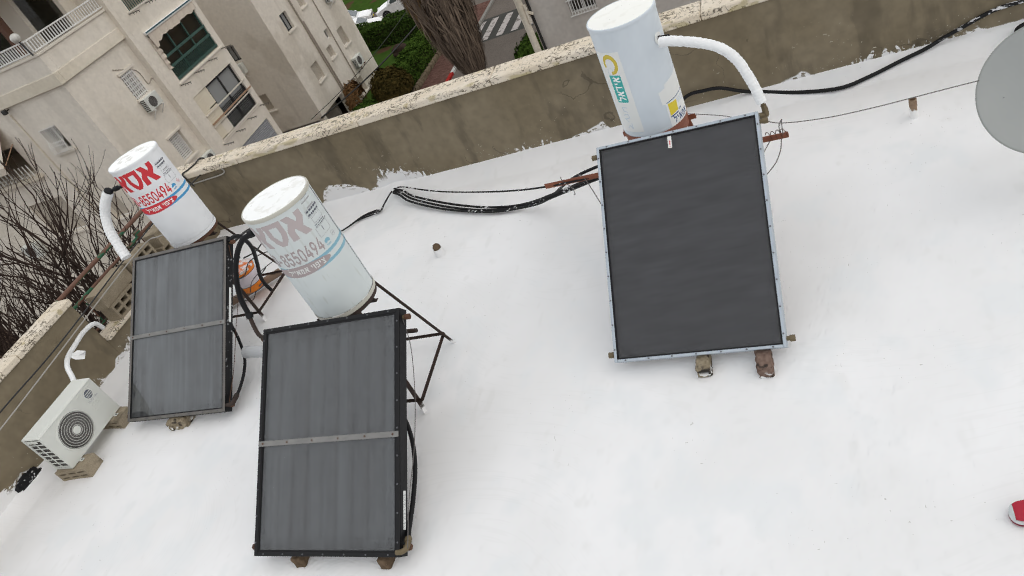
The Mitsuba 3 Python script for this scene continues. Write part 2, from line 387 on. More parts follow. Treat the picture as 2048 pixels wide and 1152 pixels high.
mat('sneaker_red', princ((0.38, 0.010, 0.030), 0.7))
mat('sneaker_sole', princ((0.52, 0.55, 0.55), 0.6))
mat('sneaker_outsole', princ((0.22, 0.02, 0.04), 0.7))
mat('sneaker_trim', princ((0.60, 0.36, 0.38), 0.6))
mat('cable_black', princ((0.015, 0.014, 0.014), 0.5))
mat('cable_white', princ((0.34, 0.32, 0.29), 0.5))
mat('wire_grey', princ((0.14, 0.13, 0.125), 0.5, 0.5))
# far buildings
def render_wall(base, stain, seed):
    def f(p, n, uv):
        s = p.x + p.y * 1.01
        a = fbm(s * 0.55, p.z * 0.45, seed, 4); b = fbm(s * 9, p.z * 9, seed + 2, 3); st = fbm(s * 1.7, p.z * 0.22, seed + 5, 3)
        c = mix(stain, base, smoothstep(0.36, 0.50, a)) * (0.92 + 0.16 * b)
        return mix(c, tuple(0.78 * v for v in stain), smoothstep(0.62, 0.80, st) * 0.3)
    return proc(f)
mat('house_a', bump(diffuse(render_wall((0.75, 0.695, 0.61), (0.705, 0.65, 0.56), 1.0)), lambda p, n, uv: 0.01 * fbm((p.x + p.y) * 14, p.z * 14, 1.0, 2), eps=1e-2))
mat('house_band', diffuse(render_wall((0.75, 0.685, 0.58), (0.67, 0.61, 0.50), 2.0)))
mat('house_b', bump(diffuse(render_wall((0.73, 0.675, 0.595), (0.63, 0.575, 0.495), 4.0)), lambda p, n, uv: 0.008 * fbm((p.x + p.y) * 14, p.z * 14, 1.0, 2), eps=1e-2))
mat('house_c', diffuse(render_wall((0.60, 0.565, 0.52), (0.54, 0.50, 0.455), 6.0)))
mat('stone_trim', diffuse((0.70, 0.65, 0.57)))
mat('room_wall', diffuse((0.46, 0.42, 0.37)))
mat('dark_foot', bump(diffuse(proc(lambda p, n, uv: mix((0.055, 0.040, 0.028), (0.19, 0.135, 0.09), fbm(p.x * 30, p.y * 30, p.z * 30, 3)))), lambda p, n, uv: 0.005 * noise(p.x * 80, p.y * 80, p.z * 80)))
mat('curtain', princ((0.26, 0.27, 0.27), 0.3, 0.0, 0.6))
mat('white_bars', princ((0.72, 0.71, 0.68), 0.5))
mat('green_metal', princ((0.035, 0.085, 0.070), 0.5))
mat('cream_panel', princ((0.68, 0.62, 0.50), 0.5))
mat('awning_trim', princ((0.05, 0.11, 0.14), 0.5))
mat('shutter_grey', princ((0.34, 0.35, 0.37), 0.5))
mat('blind_tan', princ((0.42, 0.375, 0.31), 0.5))
mat('brown_wood', princ((0.10, 0.042, 0.022), 0.6))
mat('awning', {'type': 'twosided', 'b': {'type': 'diffuse', 'reflectance': col((0.60, 0.53, 0.45))}})
mat('lamp_globe', princ((0.55, 0.54, 0.50), 0.2))
mat('pipe_beige', princ((0.33, 0.285, 0.235), 0.6))
mat('wood_light', princ((0.36, 0.22, 0.14), 0.6))
# ground
mat('lawn', bump(diffuse(proc(lambda p, n, uv: mix(mix((0.030, 0.062, 0.012), (0.055, 0.100, 0.020), fbm(p.x * 3, p.y * 3, 1.0, 4)), (0.085, 0.052, 0.032), smoothstep(0.58, 0.68, fbm(p.x * 0.8 + 4, p.y * 0.8, 3.0, 4) * 0.7 + 0.22 * smoothstep(45.4, 46.8, p.y + noise(p.x, p.y)))))), lambda p, n, uv: 0.05 * fbm(p.x * 10, p.y * 10, 2.0, 2), eps=1e-2))
mat('soil', bump(diffuse(proc(lambda p, n, uv: mix((0.07, 0.05, 0.034), (0.13, 0.095, 0.066), fbm(p.x * 2, p.y * 2, 1.0, 4)))), lambda p, n, uv: 0.05 * fbm(p.x * 8, p.y * 8, 2.0, 2), eps=1e-2))
def asphalt(p, n, uv):
    a = fbm(p.x * 0.6, p.y * 0.6, 1.0, 4); b = noise(p.x * 22, p.y * 22, 2.0)
    c = mix((0.125, 0.108, 0.094), (0.175, 0.152, 0.133), a) * (0.86 + 0.28 * b)
    return c
mat('asphalt', diffuse(proc(asphalt)))
def worn_white(p, n, uv):
    w = fbm(p.x * 5, p.y * 5, 1.0, 4)
    return mix((0.43, 0.40, 0.38), (0.13, 0.115, 0.105), smoothstep(0.56, 0.70, w) * 0.8)
mat('road_paint', diffuse(proc(worn_white)))
mat('fresh_asphalt', diffuse(proc(lambda p, n, uv: mix((0.060, 0.060, 0.056), (0.078, 0.078, 0.072), fbm(p.x * 4, p.y * 4, 1.0, 3)))))
mat('paver', diffuse(proc(lambda p, n, uv: mix((0.105, 0.055, 0.046), (0.17, 0.10, 0.082), noise(dr.floor(p.x * 5), dr.floor(p.y * 10), 3.0)) * (0.8 + 0.3 * fbm(p.x * 6, p.y * 6, 1.0, 3)))))
mat('kerb_red', diffuse((0.36, 0.035, 0.030)))
mat('kerb_white', diffuse((0.52, 0.52, 0.50)))
mat('kerb_grey', diffuse((0.25, 0.24, 0.22)))
mat('rough_stone', bump(diffuse(proc(lambda p, n, uv: mix((0.11, 0.085, 0.055), (0.24, 0.195, 0.14), fbm(p.x * 5, p.y * 5, p.z * 5, 3)))), lambda p, n, uv: 0.05 * fbm(p.x * 9, p.y * 9, p.z * 9, 2), eps=1e-2))
def leafmat(a, b): return {'type': 'twosided', 'b': {'type': 'diffuse', 'reflectance': proc(lambda p, n, uv: mix(a, b, cell_rand(dr.floor(p.x * 9), dr.floor(p.y * 9), dr.floor(p.z * 9))))}}
mat('leaf_green', leafmat((0.022, 0.048, 0.010), (0.085, 0.145, 0.026)))
mat('leaf_dark', leafmat((0.020, 0.042, 0.010), (0.070, 0.120, 0.024)))
mat('leaf_brown', leafmat((0.022, 0.020, 0.007), (0.085, 0.062, 0.020)))
mat('leaf_rust', leafmat((0.11, 0.055, 0.022), (0.22, 0.125, 0.06)))
mat('bark', diffuse(proc(lambda p, n, uv: mix((0.030, 0.020, 0.017), (0.075, 0.055, 0.046), fbm(p.x * 20, p.y * 20, p.z * 20, 2)))))
def frond_col(p, n, uv):
    g = cell_rand(dr.floor(uv.x * 97), 3.0)
    c = mix((0.080, 0.060, 0.047), (0.24, 0.185, 0.142), g)
    return mix(c, (0.25, 0.145, 0.055), smoothstep(0.84, 0.9, cell_rand(dr.floor(uv.x * 97), 8.0)) * smoothstep(-3.0, -1.4, p.z) * smoothstep(-9.7, -10.3, p.x))
mat('dead_frond', diffuse(proc(frond_col)))
mat('car_white', princ((0.74, 0.74, 0.74), 0.25, 0.0, 0.5, clearcoat=0.8))
mat('car_glass', princ((0.035, 0.05, 0.055), 0.06, 0.0, 0.7))
mat('tyre', princ((0.02, 0.02, 0.02), 0.8))
mat('wheel_rim', princ((0.35, 0.36, 0.37), 0.35, 0.6))
mat('black_trim', princ((0.02, 0.02, 0.02), 0.5))
mat('tail_red', princ((0.45, 0.02, 0.02), 0.25))

# ================================================================== STRUCTURE: roof, ground, road
def roof_mesh():
    xs = np.concatenate([np.arange(-7.82, 3.0, 0.03), np.linspace(3.0, 6.0, 12)])
    ys = np.concatenate([np.linspace(-3.0, 1.4, 12), np.arange(1.43, 7.27, 0.03)])
    X, Y = np.meshgrid(xs, ys)
    P = np.stack([X, Y, X * 0], -1)
    d1 = np.clip(7.25 - Y, 0, None); d2 = np.clip(X + 7.8, 0, None)
    n0 = meshkit.fbm(P * [2.2, 2.2, 1] + 3, 3, 5)
    w1 = 0.30 + 0.10 * (meshkit.noise(P * [1.3, 0.0, 1] + 5, 1) - 0.5)
    f1 = 0.115 * np.clip(1 - d1 / w1, 0, 1) ** 1.25
    f2 = (0.10 + 0.05 * (n0 - 0.5)) * np.clip(1 - d2 / 0.24, 0, 1) ** 1.6
    z = np.maximum(f1, f2) + 0.016 * (meshkit.fbm(P * [0.9, 0.9, 1], 3, 2) - 0.5) + 0.006 * (meshkit.fbm(P * [6, 6, 1], 3, 9) - 0.5)
    # lump of sealant where the cables leave through the back wall
    q = np.hypot((X + 4.84) / 0.20, (Y - 7.14) / 0.16); z += 0.05 * np.exp(-q * q * 1.3)
    # paint built up around the feet of stands and blocks
    for (cx, cy, r, hh) in ((-3.181, 4.288, .07, .02), (-3.217, 3.504, .07, .02), (-5.82, 5.116, .07, .02), (0.76, 6.22, .10, .02), (-3.76, 5.67, .09, .03),
                            (-7.2, 3.26, .2, .015), (-7.15, 3.92, .2, .015)):
        q = np.hypot(X - cx, Y - cy) / r; z += hh * np.exp(-q * q)
    nx, ny = len(xs), len(ys)
    V = np.stack([X, Y, z], -1).reshape(-1, 3)
    i = (np.arange(ny - 1)[:, None] * nx + np.arange(nx - 1)[None]).ravel()
    F = np.vstack([np.stack([i, i + 1, i + nx + 1], 1), np.stack([i, i + nx + 1, i + nx], 1)])
    return trimesh.Trimesh(V, F, process=False)
struct('roof', roof_mesh(), 'mat_roof', smooth=True, label='flat roof freshly coated in white paint')

GZ = -10.0
def sheet(x0, x1, y0, y1, z):
    return trimesh.Trimesh([[x0, y0, z], [x1, y0, z], [x1, y1, z], [x0, y1, z]], [[0, 1, 2], [0, 2, 3]], process=False)
struct('ground', sheet(-150, 150, -120, 200, GZ - 0.02), 'mat_soil', label='bare earth ground between the buildings')
struct('lawn', cat(sheet(-24.5, -20.4, 34.2, 41.95, GZ + 0.0), sheet(-31, -20.4, 41.95, 48.5, GZ + 0.0)), 'mat_lawn', label='shaded green lawn behind the hedges')
struct('lawn', sheet(-60, -30.5, 56.5, 75, GZ + 0.004), 'mat_lawn', label='green lawn beyond the parked cars')
struct('road', sheet(-18.0, -9.6, -60, 120, GZ + 0.004), 'mat_asphalt', label='grey asphalt road with a zebra crossing')
struct('parking', sheet(-36, -18.02, 48.6, 56.3, GZ - 0.004), 'mat_asphalt', label='asphalt parking area behind the hedge')
pv = struct('pavement', bx(-20.3, -18.22, -40, 48.4, GZ - 0.3, GZ + 0.12), 'mat_paver', label='reddish paved pavement beside the road')
part('road', 'crossing_patch', sheet(-17.99, -9.7, 41.2, 45.1, GZ + 0.008), 'mat_fresh_asphalt')
for i in range(8):
    x = -18.27 + 1.0 * i
    if i == 0: x = -17.96
    w = 0.46
    part('road', 'crossing_stripe', sheet(x if i else x, x + w - (0.2 if i == 0 else 0), 41.45, 44.75, GZ + 0.012), 'mat_road_paint')
kb = key_of('kerb')
labels[kb] = {'kind': 'structure', 'label': 'kerb of red and white painted stones'}
for i in range(28):
    y = 30.0 + i * 0.7
    m = 'mat_kerb_red' if (36.0 <= y < 37.4 or 33.0 <= y < 34.4 or 40.6 <= y < 41.2) else ('mat_kerb_white' if (37.4 <= y < 40 or 34.4 <= y < 36.0) else 'mat_kerb_grey')
    part(kb, 'stone', bx(-18.215, -18.0, y + 0.006, y + 0.694, GZ - 0.2, GZ + 0.14, 0.015), m)

# ------------------------------------------------------------------ parapet walls of this roof
pw = thing('parapet_wall', 'long grey rendered parapet wall behind the right solar heater, white paint brushed along its foot', 'wall')
part(pw, 'wall', bx(-8.1, 6.0, 7.25, 7.44, GZ, 0.985), 'mat_wall_back')
xs = [-8.12, -6.75, -4.86, -3.1, -0.83, 1.0, 3.0, 6.0]
for a, b in zip(xs[:-1], xs[1:]):
    part(pw, 'coping_slab', bx(a + 0.003, b - 0.003, 7.205, 7.535, 0.988, 1.07, 0.012), 'mat_coping')
pl = thing('parapet_wall', 'short grey parapet wall end behind the air conditioner unit', 'wall')
part(pl, 'wall', bx(-7.985, -7.8, -3.0, 4.835, GZ, 0.955), 'mat_wall_left')
for a, b in ((-3.0, 0.4), (0.4, 2.3), (2.3, 4.0), (4.0, 4.86)):
    part(pl, 'coping_slab', bx(-8.02, -7.765, a + 0.003, b - 0.003, 0.958, 1.035, 0.012), 'mat_coping')
lw = thing('parapet_wall', 'low rendered wall with a worn stone sill under the hollow blocks', 'wall')
part(lw, 'wall', bx(-7.985, -7.8, 4.838, 7.247, GZ, 0.36), 'mat_wall_left')
part(lw, 'sill', bx(-8.0, -7.745, 4.842, 7.245, 0.362, 0.415, 0.01), 'mat_coping')

# railing standing in the gap of the left wall
rl = thing('railing', 'rusty railing with flaking green paint in the gap of the left parapet', 'railing')
part(rl, 'top_rail', tube([(-8.06, 4.80, 0.985), (-8.06, 7.3, 1.0)], 0.027, 12, 1), 'mat_rail', smooth=40)
part(rl, 'mid_rail', tube([(-8.06, 4.80, 0.80), (-8.06, 7.3, 0.81)], 0.022, 10, 1), 'mat_rail', smooth=40)
part(rl, 'bottom_rail', tube([(-8.06, 4.80, 0.43), (-8.06, 7.3, 0.43)], 0.016, 10, 1), 'mat_rail', smooth=40)
for i in range(12):
    y = 4.95 + i * 0.2
    part(rl, 'baluster', tube([(-8.06, y, 0.43), (-8.06, y, 0.79)], 0.008, 6, 1), 'mat_rail', smooth=40)
part(rl, 'joint', lathe([(0, -.05), (.048, -.05), (.05, 0), (.048, .05), (0, .05)], 12, (-8.06, 6.35, .83)), 'mat_rail', smooth=40)

# ================================================================== SOLAR COLLECTORS
def collector(key, o, yaw, tilt, w, L, kind):
    """a flat collector: local x across, y up the slope, z out of the glass"""
    ya, ti = math.radians(yaw), math.radians(tilt)
    ax = np.array([math.cos(ya), math.sin(ya), 0]); n0 = np.array([-math.sin(ya), math.cos(ya), 0])
    ay = n0 * math.cos(ti) + np.array([0, 0, math.sin(ti)]); az = np.cross(ax, ay)
    M = frame(o, ax, ay, az)
    D = 0.085
    def P(name, m, b, **k): return part(key, name, xf(m, M), b, **k)
    side, lip = ('mat_aluminium', 'mat_aluminium') if kind == 'new' else (('mat_black_flecked', 'mat_grey_frame') if kind == 'grey' else ('mat_black_metal', 'mat_black_metal'))
    t = 0.018 if kind == 'new' else 0.022; lw = 0.030 if kind != 'new' else 0.021
    P('side_panel', bx(0, t, 0, L, -D, -0.002), side); P('side_panel', bx(w - t, w, 0, L, -D, -0.002), side)
    P('end_panel', bx(t + .001, w - t - .001, 0, t, -D, -0.002), side); P('end_panel', bx(t + .001, w - t - .001, L - t, L, -D, -0.002), side)
    P('back_plate', bx(t + .001, w - t - .001, t + .001, L - t - .001, -D + .002, -D + .012), 'mat_grey_frame')
    # retaining profile over the glass
    P('frame', bx(0, lw, 0.0, L, 0, 0.010, .003), lip); P('frame', bx(w - lw, w, 0.0, L, 0, 0.010, .003), lip)
    P('frame', bx(lw + .001, w - lw - .001, 0, lw, 0, 0.0094, .003), lip); P('frame', bx(lw + .001, w - lw - .001, L - lw, L, 0, 0.0094, .003), lip)
    # black rubber gasket inside the frame
    g0, g1 = lw + .001, lw + .011
    P('gasket', cat(bx(g0, g1, g0, L - g0, -.001, .006), bx(w - g1, w - g0, g0, L - g0, -.001, .006), bx(g1 + .001, w - g1 - .001, g0, g1, -.001, .0056), bx(g1 + .001, w - g1 - .001, L - g1, L - g0, -.001, .0056)), 'mat_black_rubber')
    # bolts round the edge
    nb = 9
    bl = [lathe([(0, 0), (.007, 0), (.006, .004), (0, .005)], 8, (lw / 2, L * (i + .5) / nb, .010)) for i in range(nb)] + \
         [lathe([(0, 0), (.007, 0), (.006, .004), (0, .005)], 8, (w - lw / 2, L * (i + .5) / nb, .010)) for i in range(nb)] + \
         [lathe([(0, 0), (.007, 0), (.006, .004), (0, .005)], 8, (w * (i + .5) / 7, lw / 2, .0096)) for i in range(7)] + \
         [lathe([(0, 0), (.007, 0), (.006, .004), (0, .005)], 8, (w * (i + .5) / 7, L - lw / 2, .0096)) for i in range(7)]
    for b_ in bl: P('bolt', b_, 'mat_bolt')
    # absorber
    if kind == 'new':
        V, Q = [], 60
        xs = np.linspace(t + .002, w - t - .002, 12); ys = np.linspace(t + .002, L - t - .002, Q)
        X, Y = np.meshgrid(xs, ys); Zz = -0.028 + 0.0010 * np.sin(Y * 75) + .0010 * np.sin(X * 23 + Y * 9)
        V = np.stack([X, Y, Zz], -1).reshape(-1, 3); i = (np.arange(Q - 1)[:, None] * 12 + np.arange(11)[None]).ravel()
        P('absorber', trimesh.Trimesh(V, np.vstack([np.stack([i, i + 1, i + 13], 1), np.stack([i, i + 13, i + 12], 1)]), process=False), 'mat_absorber_new', smooth=True)
    else:
        nf = 9; x0, x1 = t + .004, w - t - .004; s = (x1 - x0) / nf
        P('header_pipe', tube([(x0, .10, -.030), (x1, .10, -.030)], .014, 10, 1), 'mat_absorber', smooth=40)
        P('header_pipe', tube([(x0, L - .10, -.030), (x1, L - .10, -.030)], .014, 10, 1), 'mat_absorber', smooth=40)
        for k in range(nf):
            a = x0 + k * s; c = np.linspace(a + .0006, a + s - .0006, 17); q_ = np.abs((c - a) / s - .5) * 2; zz = -.030 - .028 * np.clip((q_ - .60) / .40, 0, 1) ** 1.6 + .004 * np.exp(-((c - a - s / 2) / .016) ** 2)
            V = np.array([[x, y, z] for y in (.12, L - .12) for x, z in zip(c, zz)]); F = []
            for j in range(16): F += [(j, j + 1, j + 18), (j, j + 18, j + 17)]
            P('absorber_fin', trimesh.Trimesh(V, F, process=False), 'mat_absorber', smooth=True)
        P('inner_tray', bx(t + .001, w - t - .001, t + .001, L - t - .001, -.060, -.052), 'mat_absorber_dark')
    gl = {'new': 'mat_glass_clean', 'grey': 'mat_glass_dusty', 'black': 'mat_glass_grimy'}[kind]
    def pane(y0, y1):
        m = trimesh.Trimesh([[t, y0, -.002], [w - t, y0, -.002], [w - t, y1, -.002], [t, y1, -.002]], [[0, 1, 2], [0, 2, 3]], process=False)
        k_ = part_key(key, 'glass_pane'); uv = np.array([[t, y0], [w - t, y0], [w - t, y1], [t, y1]])
        scene[k_] = mikit.ply(xf(m, M), gl, smooth=False, uv=uv)
    if kind == 'new':
        pane(t, L - t)
    else:
        mid = L * (0.475 if kind == 'black' else 0.50)
        pane(t, mid - .004); pane(mid + .004, L - t)
        P('middle_bar', bx(0.004, w - .004, mid - .020, mid + .020, .0102, .016, .002), 'mat_bar_alu')
        for i in range(6): P('bolt', lathe([(0, 0), (.008, 0), (.007, .004), (0, .005)], 8, (.05 + (w - .1) * i / 5, mid, .016)), 'mat_rust')
    # header pipe ends
    for (x, y, sx) in ((w, L - .06, 1), (w, .06, 1), (0, L - .06, -1), (0, .06, -1)):
        P('pipe_end', tube([(x, y, -.045), (x + sx * .045, y, -.045)], .016, 10, 1), 'mat_brass', smooth=40)
        P('pipe_end', tube([(x + sx * .02, y, -.045), (x + sx * .055, y, -.045)], .023, 6, 1), 'mat_rust' if kind != 'new' else 'mat_brass')
    if kind != 'new':
        m = bx(w, w + .002, L * (.10 if kind == 'black' else .50), L * (.25 if kind == 'black' else .70), -.062, -.036)
        P('label_sticker', m, 'mat_label_white')
        if kind == 'black':
            P('label_print', cat([bx(w + .002, w + .0028, L * (.105 + .006 * i + .002 * (i % 3)), L * (.108 + .006 * i + .002 * (i % 2)), -.058 + .004 * (i % 3), -.042 + .003 * (i % 2)) for i in range(23)]), 'mat_grey_print')
    else:
        P('warning_sticker', bx(w * .46, w * .46 + .028, L - .125, L - .035, .0, .0012), 'mat_label_white')
        P('sticker_mark', cat(bx(w * .46 + .010, w * .46 + .018, L - .105, L - .068, .0012, .0018), bx(w * .46 + .010, w * .46 + .018, L - .118, L - .111, .0012, .0018)), 'mat_red_print')
    return M

k = thing('solar_collector', 'black framed solar collector in front of the white tank with faded print', 'solar panel')
MM = collector(k, (-4.198, 2.213, .126), -1.6, 35.4, 1.277, 1.677, 'black')
k = thing('solar_collector', 'dusty grey solar collector in front of the tank with red print', 'solar panel')
ML = collector(k, (-6.782, 3.733, .126), -1.2, 38.5, 1.342, 1.713, 'grey')
k = thing('solar_collector', 'plain dark solar collector with a silver aluminium frame', 'solar panel')
MR = collector(k, (-1.609, 3.682, .126), -2.9, 40.3, 1.194, 1.642, 'new')

# ================================================================== TANKS AND THEIR PRINTS
def stroke(pts, w, cap=2, join=2):
    return LineString(pts).buffer(w / 2, cap_style=cap, join_style=join)
def glyph(ch, w=0.17):
    """Hebrew letters one unit high, in a box from x = 0; returns (shape, advance)"""
    if ch == 'alef':
        return unary_union([Polygon([(0.0, 1), (0.30, 1), (0.84, 0.0), (0.52, 0.0)]), stroke([(0.70, 1.0), (0.70, 0.72), (0.50, 0.42)], w, 2, 1), stroke([(0.10, 0.0), (0.10, 0.38), (0.27, 0.66)], w, 2, 1)]), 0.80
    if ch == 'samekh':
        o = unary_union([sbox(0.0, 0.83, 0.80, 1.0), Polygon([(0.08, 1), (0.80, 1), (0.80, 0.45), (0.70, 0.18), (0.55, 0.0), (0.36, 0.0), (0.20, 0.18), (0.08, 0.48)]).buffer(0.02)])
        return o.difference(Polygon([(0.27, 0.83), (0.60, 0.83), (0.60, 0.47), (0.52, 0.26), (0.45, 0.17), (0.40, 0.26), (0.27, 0.50)])), 0.82
    if ch == 'lamed': return unary_union([stroke([(0.06, 1.32), (0.06, 0.86), (0.56, 0.86), (0.56, 0.55), (0.26, 0.0)], w, 2, 1)]), 0.66
    if ch == 'yod': return stroke([(0.02, 0.90), (0.20, 0.90), (0.20, 0.52)], w, 2, 1), 0.34
    if ch == 'vav': return stroke([(0.02, 0.90), (0.20, 0.90), (0.20, 0.0)], w, 2, 1), 0.34
    if ch == 'dalet': return unary_union([stroke([(0.0, 0.90), (0.66, 0.90)], w), stroke([(0.52, 0.90), (0.52, 0.0)], w)]), 0.72
    if ch == 'mem': return unary_union([stroke([(0.34, 0.07), (0.66, 0.07), (0.66, 0.80), (0.40, 0.92), (0.22, 0.76), (0.08, 0.0)], w, 2, 1), stroke([(0.02, 1.0), (0.24, 0.72)], w)]), 0.80
    if ch == 'pe': return stroke([(0.0, 0.07), (0.60, 0.07), (0.60, 0.92), (0.10, 0.92), (0.10, 0.50), (0.36, 0.50)], w, 2, 1), 0.72
    if ch == 'tsadi': return unary_union([stroke([(0.02, 0.07), (0.62, 0.07), (0.10, 0.96)], w, 2, 1), stroke([(0.62, 0.98), (0.62, 0.74), (0.36, 0.46)], w, 2, 1)]), 0.76
    return Polygon(), 0.3
def hebrew(word, h, sx=1.0, w=0.17, gap=0.14):
    """letters given in reading order, laid from right (x = 0) to left; shape has its right edge at x = 0"""
    x, out = 0.0, []
    for ch in word:
        g, adv = glyph(ch, w)
        x -= adv * sx
        out.append(affinity.translate(affinity.scale(g, sx, 1, origin=(0, 0)), x, 0)); x -= gap * sx
    return [affinity.scale(g, h, h, origin=(0, 0)) for g in out if not g.is_empty]
def digits(text, h, sx=0.62):
    m = meshkit.text_mesh(text, h, 0.0012, bold=True)
    m.apply_scale([sx, 1, 1]); return m

def on_tank(c, r, base, m, lift=0.0004, step=0.03):
    """bends a flat mesh (x along the girth, y up, z out) round the tank"""
    v, f = trimesh.remesh.subdivide_to_size(m.vertices, m.faces, step)
    a = base + v[:, 0] / r; rr = r + lift + v[:, 2]
    return trimesh.Trimesh(np.stack([c[0] + rr * np.cos(a), c[1] + rr * np.sin(a), v[:, 1]], 1), f, process=False)

def tank_body(k, c, r, zb, zt, body, lid, rim):
    x, y = c
    part(k, 'body', lathe([(0, zb), (r - .012, zb), (r - .003, zb + .006), (r, zb + .02), (r, zt - .035), (r, zt - .03), (r - .002, zt - .028)], 96, (x, y, 0)), body, smooth=35)
    part(k, 'rim', lathe([(r - .003, zt - .030), (r + .004, zt - .029), (r + .006, zt - .018), (r + .0055, zt - .004), (r + .001, zt + .001), (r - .008, zt)], 96, (x, y, 0)), rim, smooth=40)
    part(k, 'lid', lathe([(r - .008, zt), (r - .016, zt - .001), (r * .7, zt + .005), (r * .35, zt + .009), (0, zt + .010)], 96, (x, y, 0)), lid, smooth=35)
    part(k, 'bottom_ring', lathe([(r - .02, zb - .03), (r + .002, zb - .03), (r + .004, zb + .004), (r + .0015, zb + .006)], 72, (x, y, 0)), rim if rim != 'mat_tank_blue' else 'mat_red_oxide', smooth=40)
    # vertical lap seam of the jacket
    a = math.atan2(-y, -x) + 1.25
    if rim == 'mat_rim_dirty': part(k, 'seam', bar((x + (r + .001) * math.cos(a), y + (r + .001) * math.sin(a), zb + .02), (x + (r + .001) * math.cos(a), y + (r + .001) * math.sin(a), zt - .03), .004, .004), 'mat_dark_print')

def printed_tank(k, c, r, zb, zt, faded):
    x, y = c; base = math.atan2(-y, -x)
    red, blue, white, dark, grey = ('mat_faded_red', 'mat_faded_blue', 'mat_faded_white', 'mat_dark_print', 'mat_grey_print') if faded else ('mat_red_print', 'mat_blue_print', 'mat_white_print', 'mat_dark_print', 'mat_grey_print')
    red2 = 'mat_faded_maroon' if faded else red
    def Q(name, m, b, lift=.0004, step=.03): return part(k, name, on_tank(c, r, base, m, lift, step), b)
    z0 = zt - 2.07
    # the trade name in big letters, right edge at u = 0.085
    for g in hebrew(['alef', 'samekh', 'alef'], 0.195, 0.95, 0.27, 0.06): Q('letter', extr(affinity.translate(g, 0.088, 1.810 + z0), .0008), red)
    ph = digits('050-8550494', 0.108, 0.53)
    ph.apply_translation((0.098 - ph.bounds[1][0], 1.632 + z0, 0)); Q('phone_number', ph, red2)
    for (a, b) in ((1.586, 1.612), (1.521, 1.546)):
        Q('blue_band', extr(sbox(-0.62, a + z0, 0.62, b + z0), .0006), blue, .0002)
    el = affinity.scale(Point(0, 0).buffer(1, 48), 0.235, 0.047).union(sbox(-0.45, -0.047, -0.01, 0.047))
    el = affinity.scale(Point(0, 0).buffer(1, 48), 0.262, 0.047)
    Q('oval', extr(affinity.translate(el, -0.165, 1.566 + z0), .0006), red2, .0010)
    for g in hebrew(['tsadi', 'yod', 'pe', 'vav', 'yod', '', 'alef', 'mem', 'alef', 'yod', 'yod', 'lamed'], 0.042, 0.90, 0.20, 0.16): Q('oval_letter', extr(affinity.translate(g, 0.045, 1.544 + z0), .0006), white, .0017)
    # small print panel on the right
    R_ = random.Random(5)
    Q('small_print', cat([extr(sbox(u0, zz, u1, zz + .012), .0005) for zz, u0, u1 in ((1.925, .150, .235), (1.895, .135, .240), (1.842, .155, .235))] +
                         [extr(sbox(.120 + .012 * i, 1.902 + .0 * i, .120 + .012 * i + .007, 1.915), .0005) for i in range(0)]), grey)
    words = []
    for row, zz in enumerate((1.928, 1.898, 1.815, 1.800)):
        u = .125
        while u < .245:
            wd = R_.uniform(.012, .026); words.append(extr(sbox(u, zz + z0, u + wd, zz + z0 + (.014 if row < 2 else .006)), .0006)); u += wd + .006
    Q('small_print', cat(words), dark, .0010)
    def fr(u0, u1, za, zb_): return extr(sbox(u0, za + z0, u1, zb_ + z0).difference(sbox(u0 + .003, za + z0 + .003, u1 - .003, zb_ + z0 - .003)), .0005)
    Q('print_frame', cat(fr(.118, .252, 1.888, 1.948), fr(.135, .248, 1.832, 1.880), fr(.112, .250, 1.715, 1.795)), grey)
    Q('print_mark', extr(sbox(.172 - .002, 1.745 + z0, .172 + .003, 1.782 + z0), .0006), dark, .0012)
    # round logo and small emblem
    Q('emblem', extr(affinity.translate(Point(0, 0).buffer(.027, 24).difference(sbox(-.03, -.03, .03, -.008)).difference(Point(0, -.012).buffer(.011)), .143, 1.662 + z0), .0006), blue)
    Q('emblem_text', cat([extr(sbox(.122 + .011 * i, 1.630 + z0, .129 + .011 * i, 1.643 + z0), .0006) for i in range(4)]), blue)
    Q('emblem', extr(affinity.translate(Point(0, 0).buffer(.021, 24).difference(Point(0, 0).buffer(.0185, 24)), .227, 1.672 + z0), .0006), grey if faded else red)
    Q('emblem_text', extr(affinity.translate(Point(0, 0).buffer(.008, 12), .227, 1.672 + z0), .0006), grey if faded else red)

tk = thing('water_tank', 'white water tank with bright red Hebrew print and blue bands', 'water tank', None)
tank_body(tk, (-6.30, 5.54), .267, 1.10, 2.07, 'mat_tank_white', 'mat_lid_grimy', 'mat_tank_white')
printed_tank(tk, (-6.30, 5.54), .267, 1.10, 2.07, False)
tk = thing('water_tank', 'white water tank whose Hebrew print has faded to grey pink', 'water tank')
tank_body(tk, (-3.648, 3.987), .268, .98, 1.962, 'mat_tank_aged', 'mat_lid_white', 'mat_rim_dirty')
printed_tank(tk, (-3.648, 3.987), .268, .98, 1.962, True)
tk = thing('water_tank', 'pale blue water tank with a teal and yellow label', 'water tank')
c, r = (-1.158, 5.40), .255
tank_body(tk, c, r, 1.05, 1.965, 'mat_tank_blue', 'mat_lid_cream', 'mat_tank_blue')
base = math.atan2(-c[1], -c[0])
def Q(name, m, b, lift=.0004): return part(tk, name, on_tank(c, r, base, m, lift), b)
Q('label', extr(sbox(-.335, 1.105, -.104, 1.785), .0005), 'mat_label_white')
ring = Point(0, 0).buffer(.082, 32).difference(Point(-.004, -.004).buffer(.052, 32)).difference(Polygon([(0, -.02), (-.2, -.03), (-.2, -.2), (-.03, -.2)]))
Q('label_ring', extr(affinity.translate(affinity.scale(ring, .82, 1.0), -.205, 1.690), .0006), 'mat_yellow_print', .0010)
Q('label_swirl', extr(affinity.translate(affinity.scale(Point(0, 0).buffer(.034, 24).difference(Point(.0, .004).buffer(.029, 24)), .8, 1.1), -.222, 1.628), .0005), 'mat_pale_blue', .0010)
